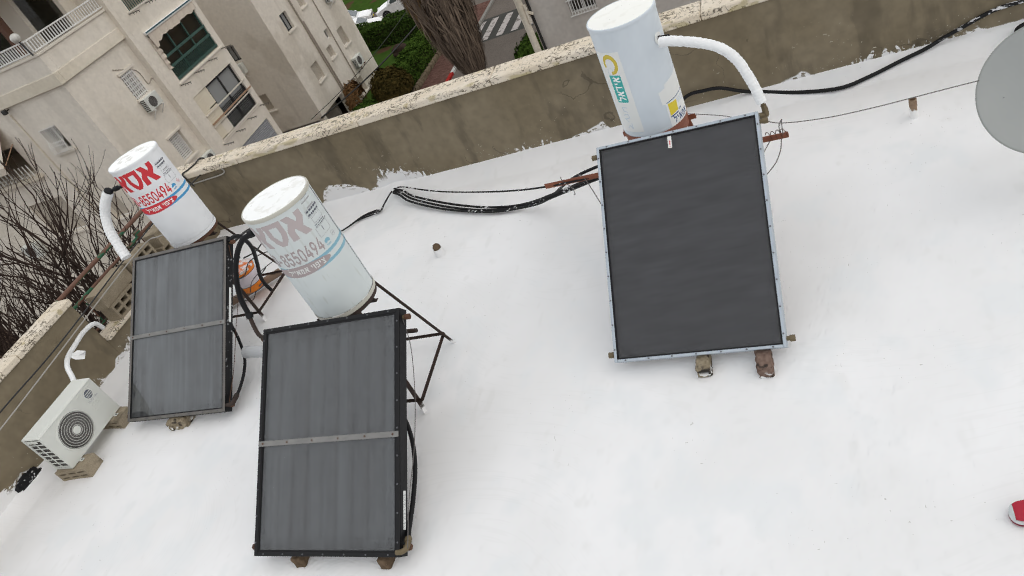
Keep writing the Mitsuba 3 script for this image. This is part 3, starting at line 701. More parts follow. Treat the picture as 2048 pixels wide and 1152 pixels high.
Q('label_block', extr(affinity.translate(sbox(-.046, -.108, .046, .108).buffer(.008, 6), -.202, 1.485), .0005), 'mat_teal_print', .0010)
s = [affinity.rotate(g, 90, origin=(0, 0)) for g in hebrew(['alef', 'yod', 'dalet', 'alef', 'lamed'], .064, .80, .19, .16)]; bnd = unary_union(s).bounds
for g in s: Q('label_letter', extr(affinity.translate(g, -.202 - (bnd[0] + bnd[2]) / 2, 1.485 - (bnd[1] + bnd[3]) / 2), .0005), 'mat_white_print', .0018)
s = unary_union([stroke([(0, 0), (.03, .03), (.05, .0), (.05, .05)], .006, 1, 1), stroke([(.03, .06), (.0, .09), (.05, .10), (.04, .13), (.0, .12)], .006, 1, 1), stroke([(.05, .15), (.01, .16), (.01, .19), (.05, .19)], .006, 1, 1)])
Q('label_script', extr(affinity.translate(s, -.240, 1.135), .0005), 'mat_pale_blue', .0010)
pch = unary_union([Polygon([(.085, 1.368), (.145, 1.378), (.150, 1.405), (.400, 1.450), (.400, 1.255), (.120, 1.258), (.088, 1.262)]), sbox(.113, 1.052, .46, 1.262)])
Q('sticker', extr(pch, .0005), 'mat_label_white')
Q('sticker_square', extr(Polygon([(.128, 1.148), (.214, 1.154), (.222, 1.238), (.130, 1.250)]), .0005), 'mat_yellow_bright', .0010)
Q('sticker_line', cat(extr(Polygon([(.122, 1.256), (.36, 1.262), (.36, 1.268), (.122, 1.262)]), .0005), extr(sbox(.126, 1.134, .212, 1.143), .0005), *[extr(sbox(.222 + .014 * i, 1.148, .230 + .014 * i, 1.160), .0005) for i in range(3)]), 'mat_navy_print', .0010)
Q('sticker_line', cat(*[extr(sbox(.235, 1.20 + .016 * i, .31 - .01 * (i % 2), 1.205 + .016 * i), .0005) for i in range(3)], extr(sbox(.32, 1.175, .334, 1.25).difference(sbox(.3235, 1.179, .3305, 1.246)), .0005)), 'mat_pale_blue', .0010)
for g in hebrew(['alef', 'mem', 'alef', 'yod', 'lamed'], .050, .86, .19, .18): Q('sticker_letter', extr(affinity.translate(g, .325, 1.072), .0005), 'mat_navy_print', .0010)
a = base + .227 / r
fp = np.array([c[0] + r * math.cos(a), c[1] + r * math.sin(a), 1.742]); fd = np.array([math.cos(a), math.sin(a), 0])
part(tk, 'pipe_flange', xf(lathe([(0, 0), (.042, 0), (.044, .004), (.036, .008), (0, .009)], 24), frame(fp, norm(np.cross([0, 0, 1], fd)), [0, 0, 1], fd)), 'mat_label_white', smooth=40)
part(tk, 'pipe_fitting', tube([fp, fp + fd * .045, fp + fd * .05 + np.array([.04, -.01, 0])], .017, 10, 4), 'mat_black_rubber', smooth=40)

# ================================================================== STANDS
st = thing('tank_stand', 'dark angle iron stand carrying the tank with faded print', 'stand')
cx, cy, rr, zb = -3.648, 3.987, .262, .945
part(st, 'ring', lathe([(rr - .045, zb - .035), (rr, zb - .035), (rr, zb), (rr - .045, zb), (rr - .045, zb - .035)], 48, (cx, cy, 0)), 'mat_stand', smooth=30)
part(st, 'cross_bar', angle_bar((cx - rr, cy, zb - .06), (cx + rr, cy, zb - .06), .04), 'mat_stand'); part(st, 'cross_bar', angle_bar((cx, cy - rr, zb - .062), (cx, cy + rr, zb - .062), .04), 'mat_stand')
legs = [((-3.462, 4.17, .93), (-3.181, 4.29, .0)), ((-3.455, 3.80, .93), (-3.217, 3.505, 0)), ((-3.84, 4.17, .93), (-4.12, 4.30, 0)), ((-3.84, 3.80, .93), (-4.08, 3.53, 0))]
for i, (a, b) in enumerate(legs):
    part(st, 'leg', angle_bar(a, b, .026 if i != 1 else .036, .004), 'mat_stand')
for a, b in (((-3.24, 4.30, .13), (-4.07, 4.31, .13)), ((-3.205, 3.545, .13), (-4.03, 3.58, .13)), ((-3.24, 4.298, .135), (-3.208, 3.545, .135)), ((-4.08, 4.28, .135), (-4.05, 3.58, .135))):
    part(st, 'brace', angle_bar(a, b, .020, .004), 'mat_stand')
part(st, 'collector_support', tube([(-3.9, 3.72, .78), (-2.935, 3.63, .79)], .017, 10, 1), 'mat_stand', smooth=40)
part(st, 'collector_support', tube([(-4.0, 3.50, .95), (-3.1, 3.47, .95)], .015, 8, 1), 'mat_stand', smooth=40)
for x in (-3.3, -3.95): part(st, 'collector_support', angle_bar((x, 2.30, .09), (x, 3.6, 1.0), .03), 'mat_stand')

st = thing('tank_stand', 'rusty angle iron stand under the tank with red print, above an orange bucket', 'stand')
cx, cy, zb = -6.30, 5.54, 1.065
part(st, 'ring', lathe([(rr - .045, zb - .035), (rr, zb - .035), (rr, zb), (rr - .045, zb), (rr - .045, zb - .035)], 48, (cx, cy, 0)), 'mat_rust', smooth=30)
part(st, 'cross_bar', angle_bar((cx - rr, cy, zb - .06), (cx + rr, cy, zb - .06), .04), 'mat_stand'); part(st, 'cross_bar', angle_bar((cx, cy - rr, zb - .062), (cx, cy + rr, zb - .062), .04), 'mat_stand')
legs = [((-6.13, 5.72, 1.05), (-5.79, 5.87, 0)), ((-6.10, 5.36, 1.05), (-5.818, 5.112, 0)), ((-6.48, 5.72, 1.05), (-6.75, 5.90, 0)), ((-6.48, 5.36, 1.05), (-6.74, 5.12, 0))]
for i, (a, b) in enumerate(legs): part(st, 'leg', angle_bar(a, b, .026 if i != 1 else .036, .004), 'mat_stand')
for a, b in (((-5.83, 5.85, .13), (-6.71, 5.87, .13)), ((-5.85, 5.14, .13), (-6.70, 5.16, .13)), ((-5.835, 5.83, .135), (-5.855, 5.15, .135)), ((-6.70, 5.84, .135), (-6.71, 5.16, .135))):
    part(st, 'brace', angle_bar(a, b, .020, .004), 'mat_stand')
part(st, 'collector_support', tube([(-6.6, 5.15, .86), (-5.55, 5.13, .87)], .014, 10, 1), 'mat_stand', smooth=40)
part(st, 'collector_support', tube([(-6.7, 5.0, 1.03), (-5.6, 4.97, 1.03)], .014, 10, 1), 'mat_stand', smooth=40)
for x in (-5.75, -6.5): part(st, 'collector_support', angle_bar((x, 3.82, .09), (x, 5.0, 1.06), .03), 'mat_stand')

st = thing('tank_stand', 'red oxide painted stand behind the silver framed collector', 'stand')
cx, cy, zb, rr = -1.158, 5.40, 1.015, .252
part(st, 'ring', lathe([(rr - .05, zb - .06), (rr - .002, zb - .06), (rr - .002, zb), (rr - .05, zb), (rr - .05, zb - .06)], 48, (cx, cy, 0)), 'mat_red_oxide', smooth=30)
part(st, 'long_bar', angle_bar((-2.245, 5.395, .70), (-.205, 5.31, .70), .05), 'mat_red_oxide')
part(st, 'cross_bar', angle_bar((cx - .3, 5.30, .95), (cx + .3, 5.28, .95), .045), 'mat_red_oxide'); part(st, 'cross_bar', angle_bar((cx - .3, 5.5, .95), (cx + .3, 5.5, .95), .045), 'mat_red_oxide')
for sx in (-1, 1):
    for y in (5.18, 5.62): part(st, 'leg', angle_bar((cx + .2 * sx, 5.4 + (y - 5.4) * .8, .98), (cx + .34 * sx, y, 0.0), .04), 'mat_red_oxide')
for x in (-.55, -1.4): part(st, 'collector_support', angle_bar((x, 3.75, .10), (x, 4.9, 1.08), .035), 'mat_red_oxide')
part(st, 'tie_wire', tube([(-.262, 5.29, .73), (-.254, 5.19, .85), (-.223, 5.10, .95), (-.232, 5.17, .88), (-.242, 5.26, .73)], .004, 6, 6), 'mat_wire_grey')
part(st, 'tie_wire', tube([(-.36 - .012 * math.cos(t) + .006 * t, 5.32 + .036 * math.cos(t), .70 + .036 * math.sin(t)) for t in np.linspace(0, 25, 70)], .003, 5, 1), 'mat_rust')
part(st, 'wire_loop', tube([(-.261, 5.29, .676), (-.28, 5.2, .634), (-.325, 5.1, .597), (-.404, 5.0, .57)], .004, 6, 6), 'mat_wire_grey')
part(st, 'wire_loop', tube([(-.346, 5.29, .677), (-.40, 5.1, .70)], .004, 6, 2), 'mat_wire_grey')
part(st, 'tie_wire', tube([(-2.09, 5.40, .74), (-2.07, 5.36, .72), (-2.04, 5.42, .60), (-2.1, 5.6, .42), (-2.16, 5.72, .33)], .004, 6, 6), 'mat_wire_grey')
part(st, 'tie_wire', tube([(-1.93, 5.39, .73), (-1.88, 5.36, .71), (-1.82, 5.28, .60), (-1.75, 5.2, .40), (-1.68, 5.14, .3)], .004, 6, 6), 'mat_wire_grey')

# feet of brick, stone and rubble under the collectors
def foot(label, cat_, c, ext, m, seed, rot=0.0, shape='block', group=None):
    k = thing('brick' if shape == 'block' else 'stone', label, cat_, group)
    if shape == 'block':
        b = trimesh.creation.box(extents=ext)
        v, f = trimesh.remesh.subdivide_to_size(b.vertices, b.faces, .022)
        v = np.array(v); h = np.array(ext) / 2
        edge = np.sort(np.abs(v) / h, axis=1)[:, 1]
        v *= (1 - 0.10 * np.clip((edge - .8) / .2, 0, 1) ** 2)[:, None]
        v += np.stack([meshkit.fbm(v * 28 + seed * 3 + 17 * j, 3, seed + j) - .5 for j in range(3)], 1) * .022
        b = trimesh.Trimesh(v, f, process=False)
    else:
        b = rock((0, 0, 0), ext, seed, 4, .30)
    b.apply_transform(trimesh.transformations.rotation_matrix(rot, [0, 0, 1])); b.apply_translation(c)
    scene[k] = mikit.ply(b, m, smooth=45)
foot('brown brick foot under the left half of the black framed collector', 'brick', (-3.845, 2.275, .045), (.085, .18, .10), 'mat_dark_foot', 1, .1)
foot('rounded brown brick foot under the right corner of the black framed collector', 'brick', (-3.09, 2.26, .045), (.075, .20, .10), 'mat_dark_foot', 4, -.12)
foot('rough brown stone under the lower edge of the dusty grey collector', 'stone', (-6.13, 3.76, .045), (.27, .20, .13), 'mat_stone_foot', 3, .1, 'rock')
foot('tan broken brick under the middle of the silver framed collector', 'brick', (-.98, 3.64, .045), (.095, .18, .10), 'mat_stone_foot', 7, .0)
foot('reddish brick under the right corner of the silver framed collector', 'brick', (-.575, 3.585, .045), (.105, .20, .11), 'mat_brick_foot', 9, .04)

# ================================================================== PIPES, HOSES, CABLES
def wrapped(P, r, seed):
    P = catmull(P, 14); m = len(P)
    R = [r * (1 + .10 * (meshkit.noise(np.array([i * .55, seed, 0.0]), 3) - .5) + .05 * math.sin(i * 2.1)) for i in range(m)]
    return tube(P, R, 16, 1)
k = thing('insulated_pipe', 'white wrapped pipe curving from the tank with red print to its collector', 'pipe')
part(k, 'wrap', wrapped([(-6.800, 5.425, 1.83), (-6.886, 5.38, 1.751), (-6.957, 5.33, 1.639), (-6.969, 5.25, 1.499), (-6.92, 5.17, 1.356), (-6.855, 5.09, 1.215)], .052, 2), 'mat_pipe_wrap', smooth=60)
part(k, 'foam_end', tube([(-6.796, 5.427, 1.834), (-6.780, 5.431, 1.846)], .045, 14, 1), 'mat_black_rubber', smooth=40)
part(k, 'fitting', tube([(-6.80, 5.428, 1.822), (-6.735, 5.455, 1.829), (-6.55, 5.47, 1.83)], .016, 10, 4), 'mat_black_rubber', smooth=40)
part(k, 'fitting', tube([(-6.735, 5.455, 1.829), (-6.68, 5.465, 1.83)], .026, 10, 1), 'mat_black_rubber', smooth=40)
k = thing('insulated_pipe', 'white wrapped pipe arching from the pale blue tank to the silver framed collector', 'pipe')
part(k, 'wrap', wrapped([(-.905, 5.165, 1.755), (-.815, 5.14, 1.748), (-.635, 5.1, 1.693), (-.511, 5.06, 1.634), (-.424, 5.03, 1.537), (-.373, 5.0, 1.413), (-.339, 4.97, 1.301), (-.321, 4.95, 1.206)], .036, 5), 'mat_pipe_wrap', smooth=60)
part(k, 'brass_elbow', cat(tube([(-.321, 4.95, 1.22), (-.312, 4.945, 1.17)], .014, 10, 1), tube([(-.314, 4.947, 1.185), (-.309, 4.943, 1.158)], .022, 6, 1), tube([(-.309, 4.942, 1.165), (-.307, 4.93, 1.112)], .022, 10, 1), tube([(-.295, 4.935, 1.118), (-.375, 4.92, 1.118)], .022, 10, 1)), 'mat_brass', smooth=40)

k = thing('rubber_hose', 'thick black hose arching from the faded tank down to its collector', 'hose')
part(k, 'hose', tube([(-3.875, 3.80, 1.82), (-3.952, 3.78, 1.804), (-4.073, 3.76, 1.704), (-4.185, 3.73, 1.552), (-4.25, 3.68, 1.374), (-4.245, 3.63, 1.225)], .021, 12, 8), 'mat_black_rubber', smooth=50)
part(k, 'clamp', tube([(-3.885, 3.802, 1.823), (-3.845, 3.81, 1.826)], .031, 10, 1), 'mat_black_metal', smooth=40)
part(k, 'clamp', tube([(-4.246, 3.64, 1.245), (-4.243, 3.62, 1.205)], .029, 10, 1), 'mat_black_metal', smooth=40)
part(k, 'elbow', tube([(-4.244, 3.625, 1.215), (-4.238, 3.59, 1.14), (-4.215, 3.555, 1.08), (-4.165, 3.53, 1.045)], .017, 10, 5), 'mat_stand', smooth=40)
k = thing('rubber_hose', 'black hose looping off the top corner of the dusty grey collector', 'hose')
part(k, 'hose', tube([(-5.42, 5.02, 1.135), (-5.40, 5.10, 1.13), (-5.42, 5.20, 1.05), (-5.50, 5.3, .85), (-5.681, 5.4, .597), (-5.87, 5.5, .368), (-5.97, 5.57, .2), (-6.0, 5.62, .04)], .021, 12, 8), 'mat_black_rubber', smooth=50)
k = thing('rubber_hose', 'black hose bowing beside the lower right edge of the black framed collector', 'hose')
part(k, 'hose', tube([(-3.26, 3.35, .33), (-3.203, 3.253, .30), (-3.159, 3.192, .25), (-3.083, 3.037, .2), (-3.003, 2.825, .18), (-2.948, 2.587, .16), (-2.907, 2.361, .15), (-2.884, 2.275, .15)], .017, 10, 8), 'mat_black_rubber', smooth=50)
part(k, 'brass_elbow', cat(tube([(-2.888, 2.31, .15), (-2.878, 2.235, .15), (-2.905, 2.205, .148), (-2.95, 2.20, .145)], .019, 10, 6), tube([(-2.889, 2.30, .15), (-2.884, 2.272, .15)], .025, 8, 1)), 'mat_brass', smooth=40)
k = thing('rubber_hose', 'thin black hose beside the dusty grey collector, passing under a grey pipe', 'hose')
part(k, 'hose', tube([(-5.62, 4.6, .6), (-5.57, 4.514, .5), (-5.547, 4.445, .35), (-5.53, 4.344, .2), (-5.475, 4.177, .15), (-5.40, 3.97, .15), (-5.375, 3.83, .15)], .015, 10, 8), 'mat_painted_hose', smooth=50)
part(k, 'brass_elbow', cat(tube([(-5.382, 3.86, .15), (-5.37, 3.79, .15), (-5.40, 3.765, .15), (-5.45, 3.76, .148)], .020, 10, 6), tube([(-5.384, 3.88, .15), (-5.376, 3.83, .15)], .025, 8, 1)), 'mat_stand', smooth=40)
k = thing('rubber_hose', 'long black hose crossing the roof behind the pale blue tank and climbing the parapet', 'hose')
part(k, 'hose', tube([(-1.35, 7.16, .16), (-1.151, 7.205, .268), (-.994, 7.2, .278), (-.818, 7.17, .274), (-.62, 7.20, .16), (-.417, 7.20, .09), (-.10, 7.085, .05), (.258, 6.995, .035), (.528, 7.055, .045), (.801, 7.13, .08), (1.018, 7.18, .11), (1.164, 7.205, .155), (1.308, 7.215, .20), (1.563, 7.22, .283), (1.8, 7.22, .30), (2.4, 7.22, .31)], .018, 10, 8), 'mat_wall_hose', smooth=50)
k = thing('rubber_hose', 'black hose end showing above the satellite dish', 'hose')
part(k, 'hose', tube([(2.3, 7.16, .14), (1.8, 7.15, .11), (1.704, 7.05, .08), (1.60, 6.93, .05), (1.45, 6.6, .04), (1.4, 6.2, .04)], .024, 10, 8), 'mat_black_rubber', smooth=50)

# bundle of cables sagging from the wall to the red oxide bar
bun = [((-4.80, 7.05, .13), (-4.66, 6.965, .135), (-4.452, 6.82, .085), (-3.88, 6.501, .055), (-3.31, 6.255, .05), (-2.799, 6.124, .08), (-2.276, 5.806, .33), (-1.826, 5.508, .57), (-1.5, 5.42, .66)),
       ((-4.79, 7.07, .14), (-4.64, 6.99, .145), (-4.452, 6.86, .10), (-3.88, 6.55, .065), (-3.31, 6.29, .06), (-2.85, 6.15, .09), (-2.276, 5.80, .36), (-1.826, 5.49, .61), (-1.5, 5.43, .70)),
       ((-4.81, 7.04, .12), (-4.68, 6.945, .12), (-4.5, 6.81, .07), (-3.95, 6.50, .045), (-3.31, 6.235, .04), (-2.85, 6.14, .06), (-2.563, 6.04, .15), (-2.152, 5.63, .53), (-1.919, 5.44, .70), (-1.743, 5.43, .74))]
for i, P in enumerate(bun):
    k = thing('cable', ['lowest black cable of the bundle sagging along the roof to the red oxide bar', 'upper black cable of the paint flecked bundle sagging to the red oxide bar', 'black cable leaving the bundle and rising over the red oxide bar'][i], 'cable', None)
    part(k, 'sheath', tube(P, .0135, 8, 8), 'mat_painted_hose', smooth=50)
k = thing('cable', 'straight thin black cable from the wall patch to the tip of the red oxide bar', 'cable')
part(k, 'sheath', tube([(-4.80, 7.08, .15), (-4.66, 7.06, .155), (-4.3, 6.88, .14), (-3.828, 6.578, .2), (-2.928, 5.901, .45), (-2.256, 5.40, .68), (-1.6, 5.37, .675)], .009, 8, 6), 'mat_painted_hose', smooth=50)
for i, off in enumerate(((0, 0, 0), (.03, .05, .0), (.05, .09, .0))):
    k = thing('cable', ['lowest of three thin cables on the roof behind the faded tank', 'middle of three thin cables on the roof behind the faded tank', 'topmost of three thin cables on the roof behind the faded tank'][i], 'cable')
    o = np.array(off)
    part(k, 'sheath', tube([(-4.82, 7.05, .14), (-4.85, 7.0, .125), (-4.93, 6.92, .065), np.array((-4.984, 6.83, .03)) + o * .3, np.array((-5.115, 6.80, .025)) + o, np.array((-5.284, 6.755, .025)) + o * .8, (-5.445, 6.611, .025), (-5.9, 6.3, .03)], .009, 8, 8), 'mat_painted_hose', smooth=50)
k = thing('cable', 'black cable running from behind the tank with red print to the back wall', 'cable')
part(k, 'sheath', tube([(-5.42, 5.06, 1.09), (-5.6, 5.5, .95), (-6.158, 6.3, .55), (-6.9, 7.1, .22), (-7.2, 7.22, .3)], .012, 8, 8), 'mat_cable_black', smooth=50)
k = thing('cable', 'black cable strung along the left parapet wall', 'cable')
part(k, 'sheath', tube([(-7.62, 1.5, .80), (-7.61, 3.388, .832), (-7.6, 4.355, .845), (-7.58, 6.213, .965), (-7.4, 7.24, 1.0)], .008, 6, 8), 'mat_cable_black', smooth=50)
k = thing('cable', 'pale cable strung along the left parapet wall', 'cable')
part(k, 'sheath', tube([(-7.57, 1.5, .70), (-7.56, 3.241, .742), (-7.55, 5.669, .887), (-7.1, 5.8, 1.0), (-6.57, 5.6, 1.05)], .007, 6, 8), 'mat_cable_white', smooth=50)
k = thing('cable', 'thin grey conduit fixed to the back wall beside the tank with red print', 'conduit')
part(k, 'pipe', tube([(-8.0, 7.235, .885), (-7.471, 7.235, .899), (-7.175, 7.235, .903), (-7.08, 7.235, .918), (-7.05, 7.235, .95), (-7.055, 7.22, .99)], .010, 8, 5), 'mat_cable_white', smooth=50)
k = thing('cable', 'dark cable bent over the coping beside the tank with red print', 'cable')
part(k, 'sheath', tube([(-7.60, 7.18, .88), (-7.64, 7.188, 1.0), (-7.66, 7.20, 1.078), (-7.62, 7.28, 1.083), (-7.58, 7.40, 1.083), (-7.54, 7.545, 1.083), (-7.5, 7.56, .9), (-7.5, 7.56, .3)], .010, 8, 6), 'mat_cable_black', smooth=50)
k = thing('wire', 'thin grey stay wire from the silver framed collector to the satellite dish', 'wire')
part(k, 'strand', tube([(-.36, 4.90, 1.12), (-.231, 4.935, 1.02), (.06, 4.942, .97), (.347, 4.959, .95), (.623, 4.968, .95), (.828, 4.98, .948), (1.0, 4.99, .945)], .0035, 6, 8), 'mat_wire_grey')
k = thing('wire', 'thin grey wire from the foot of the pale blue tank to the collector corner', 'wire')
part(k, 'strand', tube([(-.931, 5.55, .95), (-.638, 5.447, .9), (-.429, 5.005, 1.05), (-.36, 4.90, 1.12)], .003, 6, 8), 'mat_wire_grey')
k = thing('wire', 'thin grey wire hanging along the right side of the black framed collector', 'wire')
part(k, 'strand', tube([(-2.872, 3.49, 1.03), (-2.95, 3.474, .75), (-2.96, 3.206, .5), (-2.893, 2.829, .4), (-2.87, 2.493, .3), (-2.862, 2.221, .16)], .003, 6, 8), 'mat_wire_grey')
k = thing('wire', 'thin rusty wire hanging along the right side of the dusty grey collector', 'wire')
part(k, 'strand', tube([(-5.40, 4.98, 1.12), (-5.46, 4.75, .72), (-5.47, 4.45, .5), (-5.44, 4.1, .3), (-5.40, 3.78, .17)], .003, 6, 8), 'mat_rust')
k = thing('wire', 'tangle of thin wires round the orange bucket', 'wire')
part(k, 'strand', tube([(-6.32 + .26 * math.cos(t) + .04 * math.sin(3 * t), 5.70 + .22 * math.sin(t), .16 + .10 * math.sin(2 * t + 1)) for t in np.linspace(0, 9.2, 40)], .0045, 6, 3), 'mat_cable_black')
part(k, 'strand', tube([(-5.98, 5.30, .50), (-6.05, 5.5, .42), (-6.08, 5.7, .45), (-5.98, 5.9, .40), (-5.92, 5.98, .3)], .006, 6, 8), 'mat_cable_black')
part(k, 'strand', tube([(-5.78, 5.38, .70), (-5.80, 5.6, .62), (-5.72, 5.75, .66), (-5.66, 5.84, .68)], .008, 6, 8), 'mat_cable_black')
part(k, 'strand', tube([(-5.95, 5.30, .30), (-6.05, 5.55, .30), (-6.02, 5.85, .26), (-5.93, 6.02, .22), (-5.86, 5.90, .15), (-5.92, 5.7, .1)], .0045, 6, 8), 'mat_cable_black')

k = thing('drain_pipe', 'short grey plastic pipe sticking out beside the black framed collector', 'pipe')
part(k, 'pipe', cat(tube([(-5.40, 4.30, .30), (-4.62, 4.18, .30)], .058, 20, 1, False), tube([(-5.40, 4.30, .30), (-4.62, 4.18, .30)], .053, 20, 1, False)), 'mat_pvc_grey', smooth=40)
part(k, 'socket', tube([(-5.405, 4.3007, .30), (-5.36, 4.294, .30)], .0605, 20, 1, False), 'mat_pvc_grey', smooth=40)
part(k, 'elbow', tube([(-4.63, 4.182, .30), (-4.55, 4.17, .285), (-4.52, 4.166, .20), (-4.52, 4.166, .0)], .060, 20, 4), 'mat_pvc_grey', smooth=40)

k = thing('vent_pipe', 'short rusty pipe stub standing in the white roof, paint up to its middle', 'pipe')
def vent_col(p, n, uv):
    a = fbm(p.x * 40, p.y * 40, p.z * 40, 3)
    c = mix((0.12, 0.065, 0.035), (0.33, 0.24, 0.16), a)
    return mix(c, (0.78, 0.78, 0.77), smoothstep(.115, .085, p.z + .07 * (noise(p.x * 60, p.y * 60, p.z * 40) - .5)))
mat('vent', princ(proc(vent_col), 0.7))
part(k, 'pipe', lathe([(.036, .0), (.029, .05), (.027, .19), (.023, .19), (.023, .05), (0, .05)], 28, (.76, 6.22, 0)), 'mat_vent', smooth=40)
part(k, 'collar', lathe([(.027, .120), (.031, .122), (.031, .192), (.026, .194)], 28, (.76, 6.22, 0)), 'mat_vent', smooth=40)
k = thing('vent_pipe', 'small capped stub in the roof right of the faded tank', 'pipe')
part(k, 'pipe', lathe([(.075, 0), (.058, .02), (.050, .105), (0, .105)], 24, (-3.755, 5.665, 0)), 'mat_roof', smooth=40)
part(k, 'cap', lathe([(.040, .100), (.042, .106), (.040, .135), (.026, .155), (0, .162)], 24, (-3.755, 5.665, 0)), 'mat_dark_foot', smooth=40)

# ================================================================== AIR CONDITIONER on blocks
k = thing('air_conditioner', 'white outdoor air conditioner unit by the left parapet wall', 'air conditioner')
ya = math.radians(88.5); ax = np.array([math.cos(ya), math.sin(ya), 0]); az = np.array([0, 0, 1]); ab = np.array([-math.sin(ya), math.cos(ya), 0])
MA = frame((-7.088, 3.188, .142), ax, ab, az)       # local x along the front, y backwards, z up
w, d, h = .769, .264, .466
def A(name, m, b, **kw): return part(k, name, xf(m, MA), b, **kw)
fc = np.array([.295, .225]); fr_ = .192
front = sbox(0.002, 0.002, w - .002, h - .012).buffer(-.012).buffer(.012, 6).difference(Point(*fc).buffer(fr_, 64))
fm = extr(front, .012); fm = xf(fm, frame((0, .012, 0), [1, 0, 0], [0, 0, 1], [0, -1, 0]))
A('front_panel', fm, 'mat_ac_case')
A('case', cat(bx(.50, w, .0125, d, .006, h - .014, .006), bx(.006, .499, d - .02, d, .006, h - .014), bx(.012, .499, .0125, d - .021, h - .03, h - .015), bx(.012, .499, .0125, d - .021, .007, .012)), 'mat_ac_case')
A('lid', bx(-.004, w + .004, -.006, d + .004, h - .018, h, .009), 'mat_ac_case')
A('lid', bx(.03, w - .03, .03, d - .03, h - .004, h + .003, .003), 'mat_ac_case')
A('base_tray', bx(0, w, .0125, d, 0, .0055), 'mat_ac_case')
A('coil', bx(.012, .498, .16, .238, .013, h - .032), 'mat_ac_dark')
# side louver on the left end
cols, rows = 2, 7
A('side_grille', cat([bx(0, .006, .0125, .022, .02, h - .02), bx(0, .006, d - .012, d, .02, h - .02), bx(0, .006, .128, .140, .02, h - .02)] + [bx(.0005, .0065, .022, d - .012, .03 + (h - .07) * i / rows, .03 + (h - .07) * i / rows + .011) for i in range(rows + 1)] + [bx(0, .006, .0125, d, .006, .02)]), 'mat_ac_case')
A('coil_face', bx(.0105, .0115, .02, d - .015, .02, h - .025), 'mat_ac_dark')
A('handle', bx(-.010, .0, .06, .20, h - .058, h - .026, .004), 'mat_ac_case')
# fan guard
loc = lambda m: xf(m, frame((fc[0], .0, fc[1]), [1, 0, 0], [0, 0, 1], [0, -1, 0]))
ring = lambda R, t, z: trimesh.creation.torus(R, t, major_sections=64, minor_sections=6).apply_translation((0, 0, z))
A('fan_bezel', loc(lathe([(fr_ - .002, -.012), (fr_ + .010, -.002), (fr_ + .008, .007), (fr_ - .004, .007), (fr_ - .008, -.012)], 64)), 'mat_ac_case', smooth=40)
A('fan_guard', loc(cat([ring(R, .0026, .004 + .012 * (1 - (R / fr_) ** 2)) for R in (.052, .078, .104, .130, .156, .180)])), 'mat_ac_case', smooth=True)
A('fan_guard', loc(cat([ring(R, .0011, .003 + .012 * (1 - (R / fr_) ** 2)) for R in np.arange(.044, .190, .0085)])), 'mat_ac_guard', smooth=True)
A('fan_guard', loc(cat([bar((.042 * math.cos(t), .042 * math.sin(t), .014), (.189 * math.cos(t + .35), .189 * math.sin(t + .35), .003), .0016) for t in np.arange(72) / 72 * 2 * np.pi])), 'mat_ac_guard')
A('fan_hub', loc(lathe([(0, .022), (.036, .020), (.042, .014), (.042, .006), (0, .006)], 40)), 'mat_ac_case', smooth=40)
blades = []
for t in (0, 2.09, 4.19):
    V = []; 
    for R in np.linspace(.04, .178, 8):
        for s in np.linspace(-.5, .5, 8):
            a = t + s * 1.15 + .5 * (R - .04) / .14; V.append((R * math.cos(a), R * math.sin(a), -.035 - .035 * s))
    F = []
    for i in range(7):
        for j in range(7): q = i * 8 + j; F += [(q, q + 1, q + 9), (q, q + 9, q + 8)]
    blades.append(trimesh.Trimesh(V, F, process=False))
A('fan_blade', loc(blades[0]), 'mat_ac_dark', smooth=True); A('fan_blade', loc(blades[1]), 'mat_ac_dark', smooth=True); A('fan_blade', loc(blades[2]), 'mat_ac_dark', smooth=True)
A('fan_duct', loc(lathe([(fr_, -.006), (fr_ - .003, -.08), (fr_ - .003, -.081)], 48)), 'mat_ac_guard', smooth=40)
# raised panel, emblem, lettering, ribs
fl = lambda p, t: xf(extr(p, t), frame((0, 0.0, 0), [1, 0, 0], [0, 0, 1], [0, -1, 0]))
A('front_rib', fl(unary_union([stroke([(.520, .425), (.735, .425), (.735, .405)], .008, 1), stroke([(.520, .425), (.520, .41)], .008, 1)]), .004), 'mat_ac_case')
for i in range(4): A('front_rib', fl(stroke([(.555 + .004 * i, .262 - .026 * i), (.690 + .004 * i, .262 - .026 * i)], .007, 1), .004), 'mat_ac_case')
em = Point(.640, .362).buffer(.046, 32)
em = em.difference(unary_union([stroke([(.606 + .0 * i, .338 + .021 * i), (.69, .338 + .021 * i)], .009, 1) for i in range(3)]))
A('emblem', fl(em, .0012), 'mat_dark_print')
tm = meshkit.text_mesh('ELECTRA', .022, .001, bold=True); tm.apply_translation((.575, .284, 0)); A('emblem_lettering', xf(tm, frame((0, 0, 0), [1, 0, 0], [0, 0, 1], [0, -1, 0])), 'mat_grey_print')
A('foot', bx(.085, .125, -.045, .02, -.006, -.001, .002), 'mat_ac_case'); A('foot', bx(.645, .685, -.045, .02, -.006, -.001, .002), 'mat_ac_case')
A('foot_bolt', lathe([(0, 0), (.010, 0), (.009, .006), (0, .007)], 6, (.105, -.028, -.001)), 'mat_bolt'); A('foot_bolt', lathe([(0, 0), (.010, 0), (.009, .006), (0, .007)], 6, (.665, -.028, -.001)), 'mat_bolt')

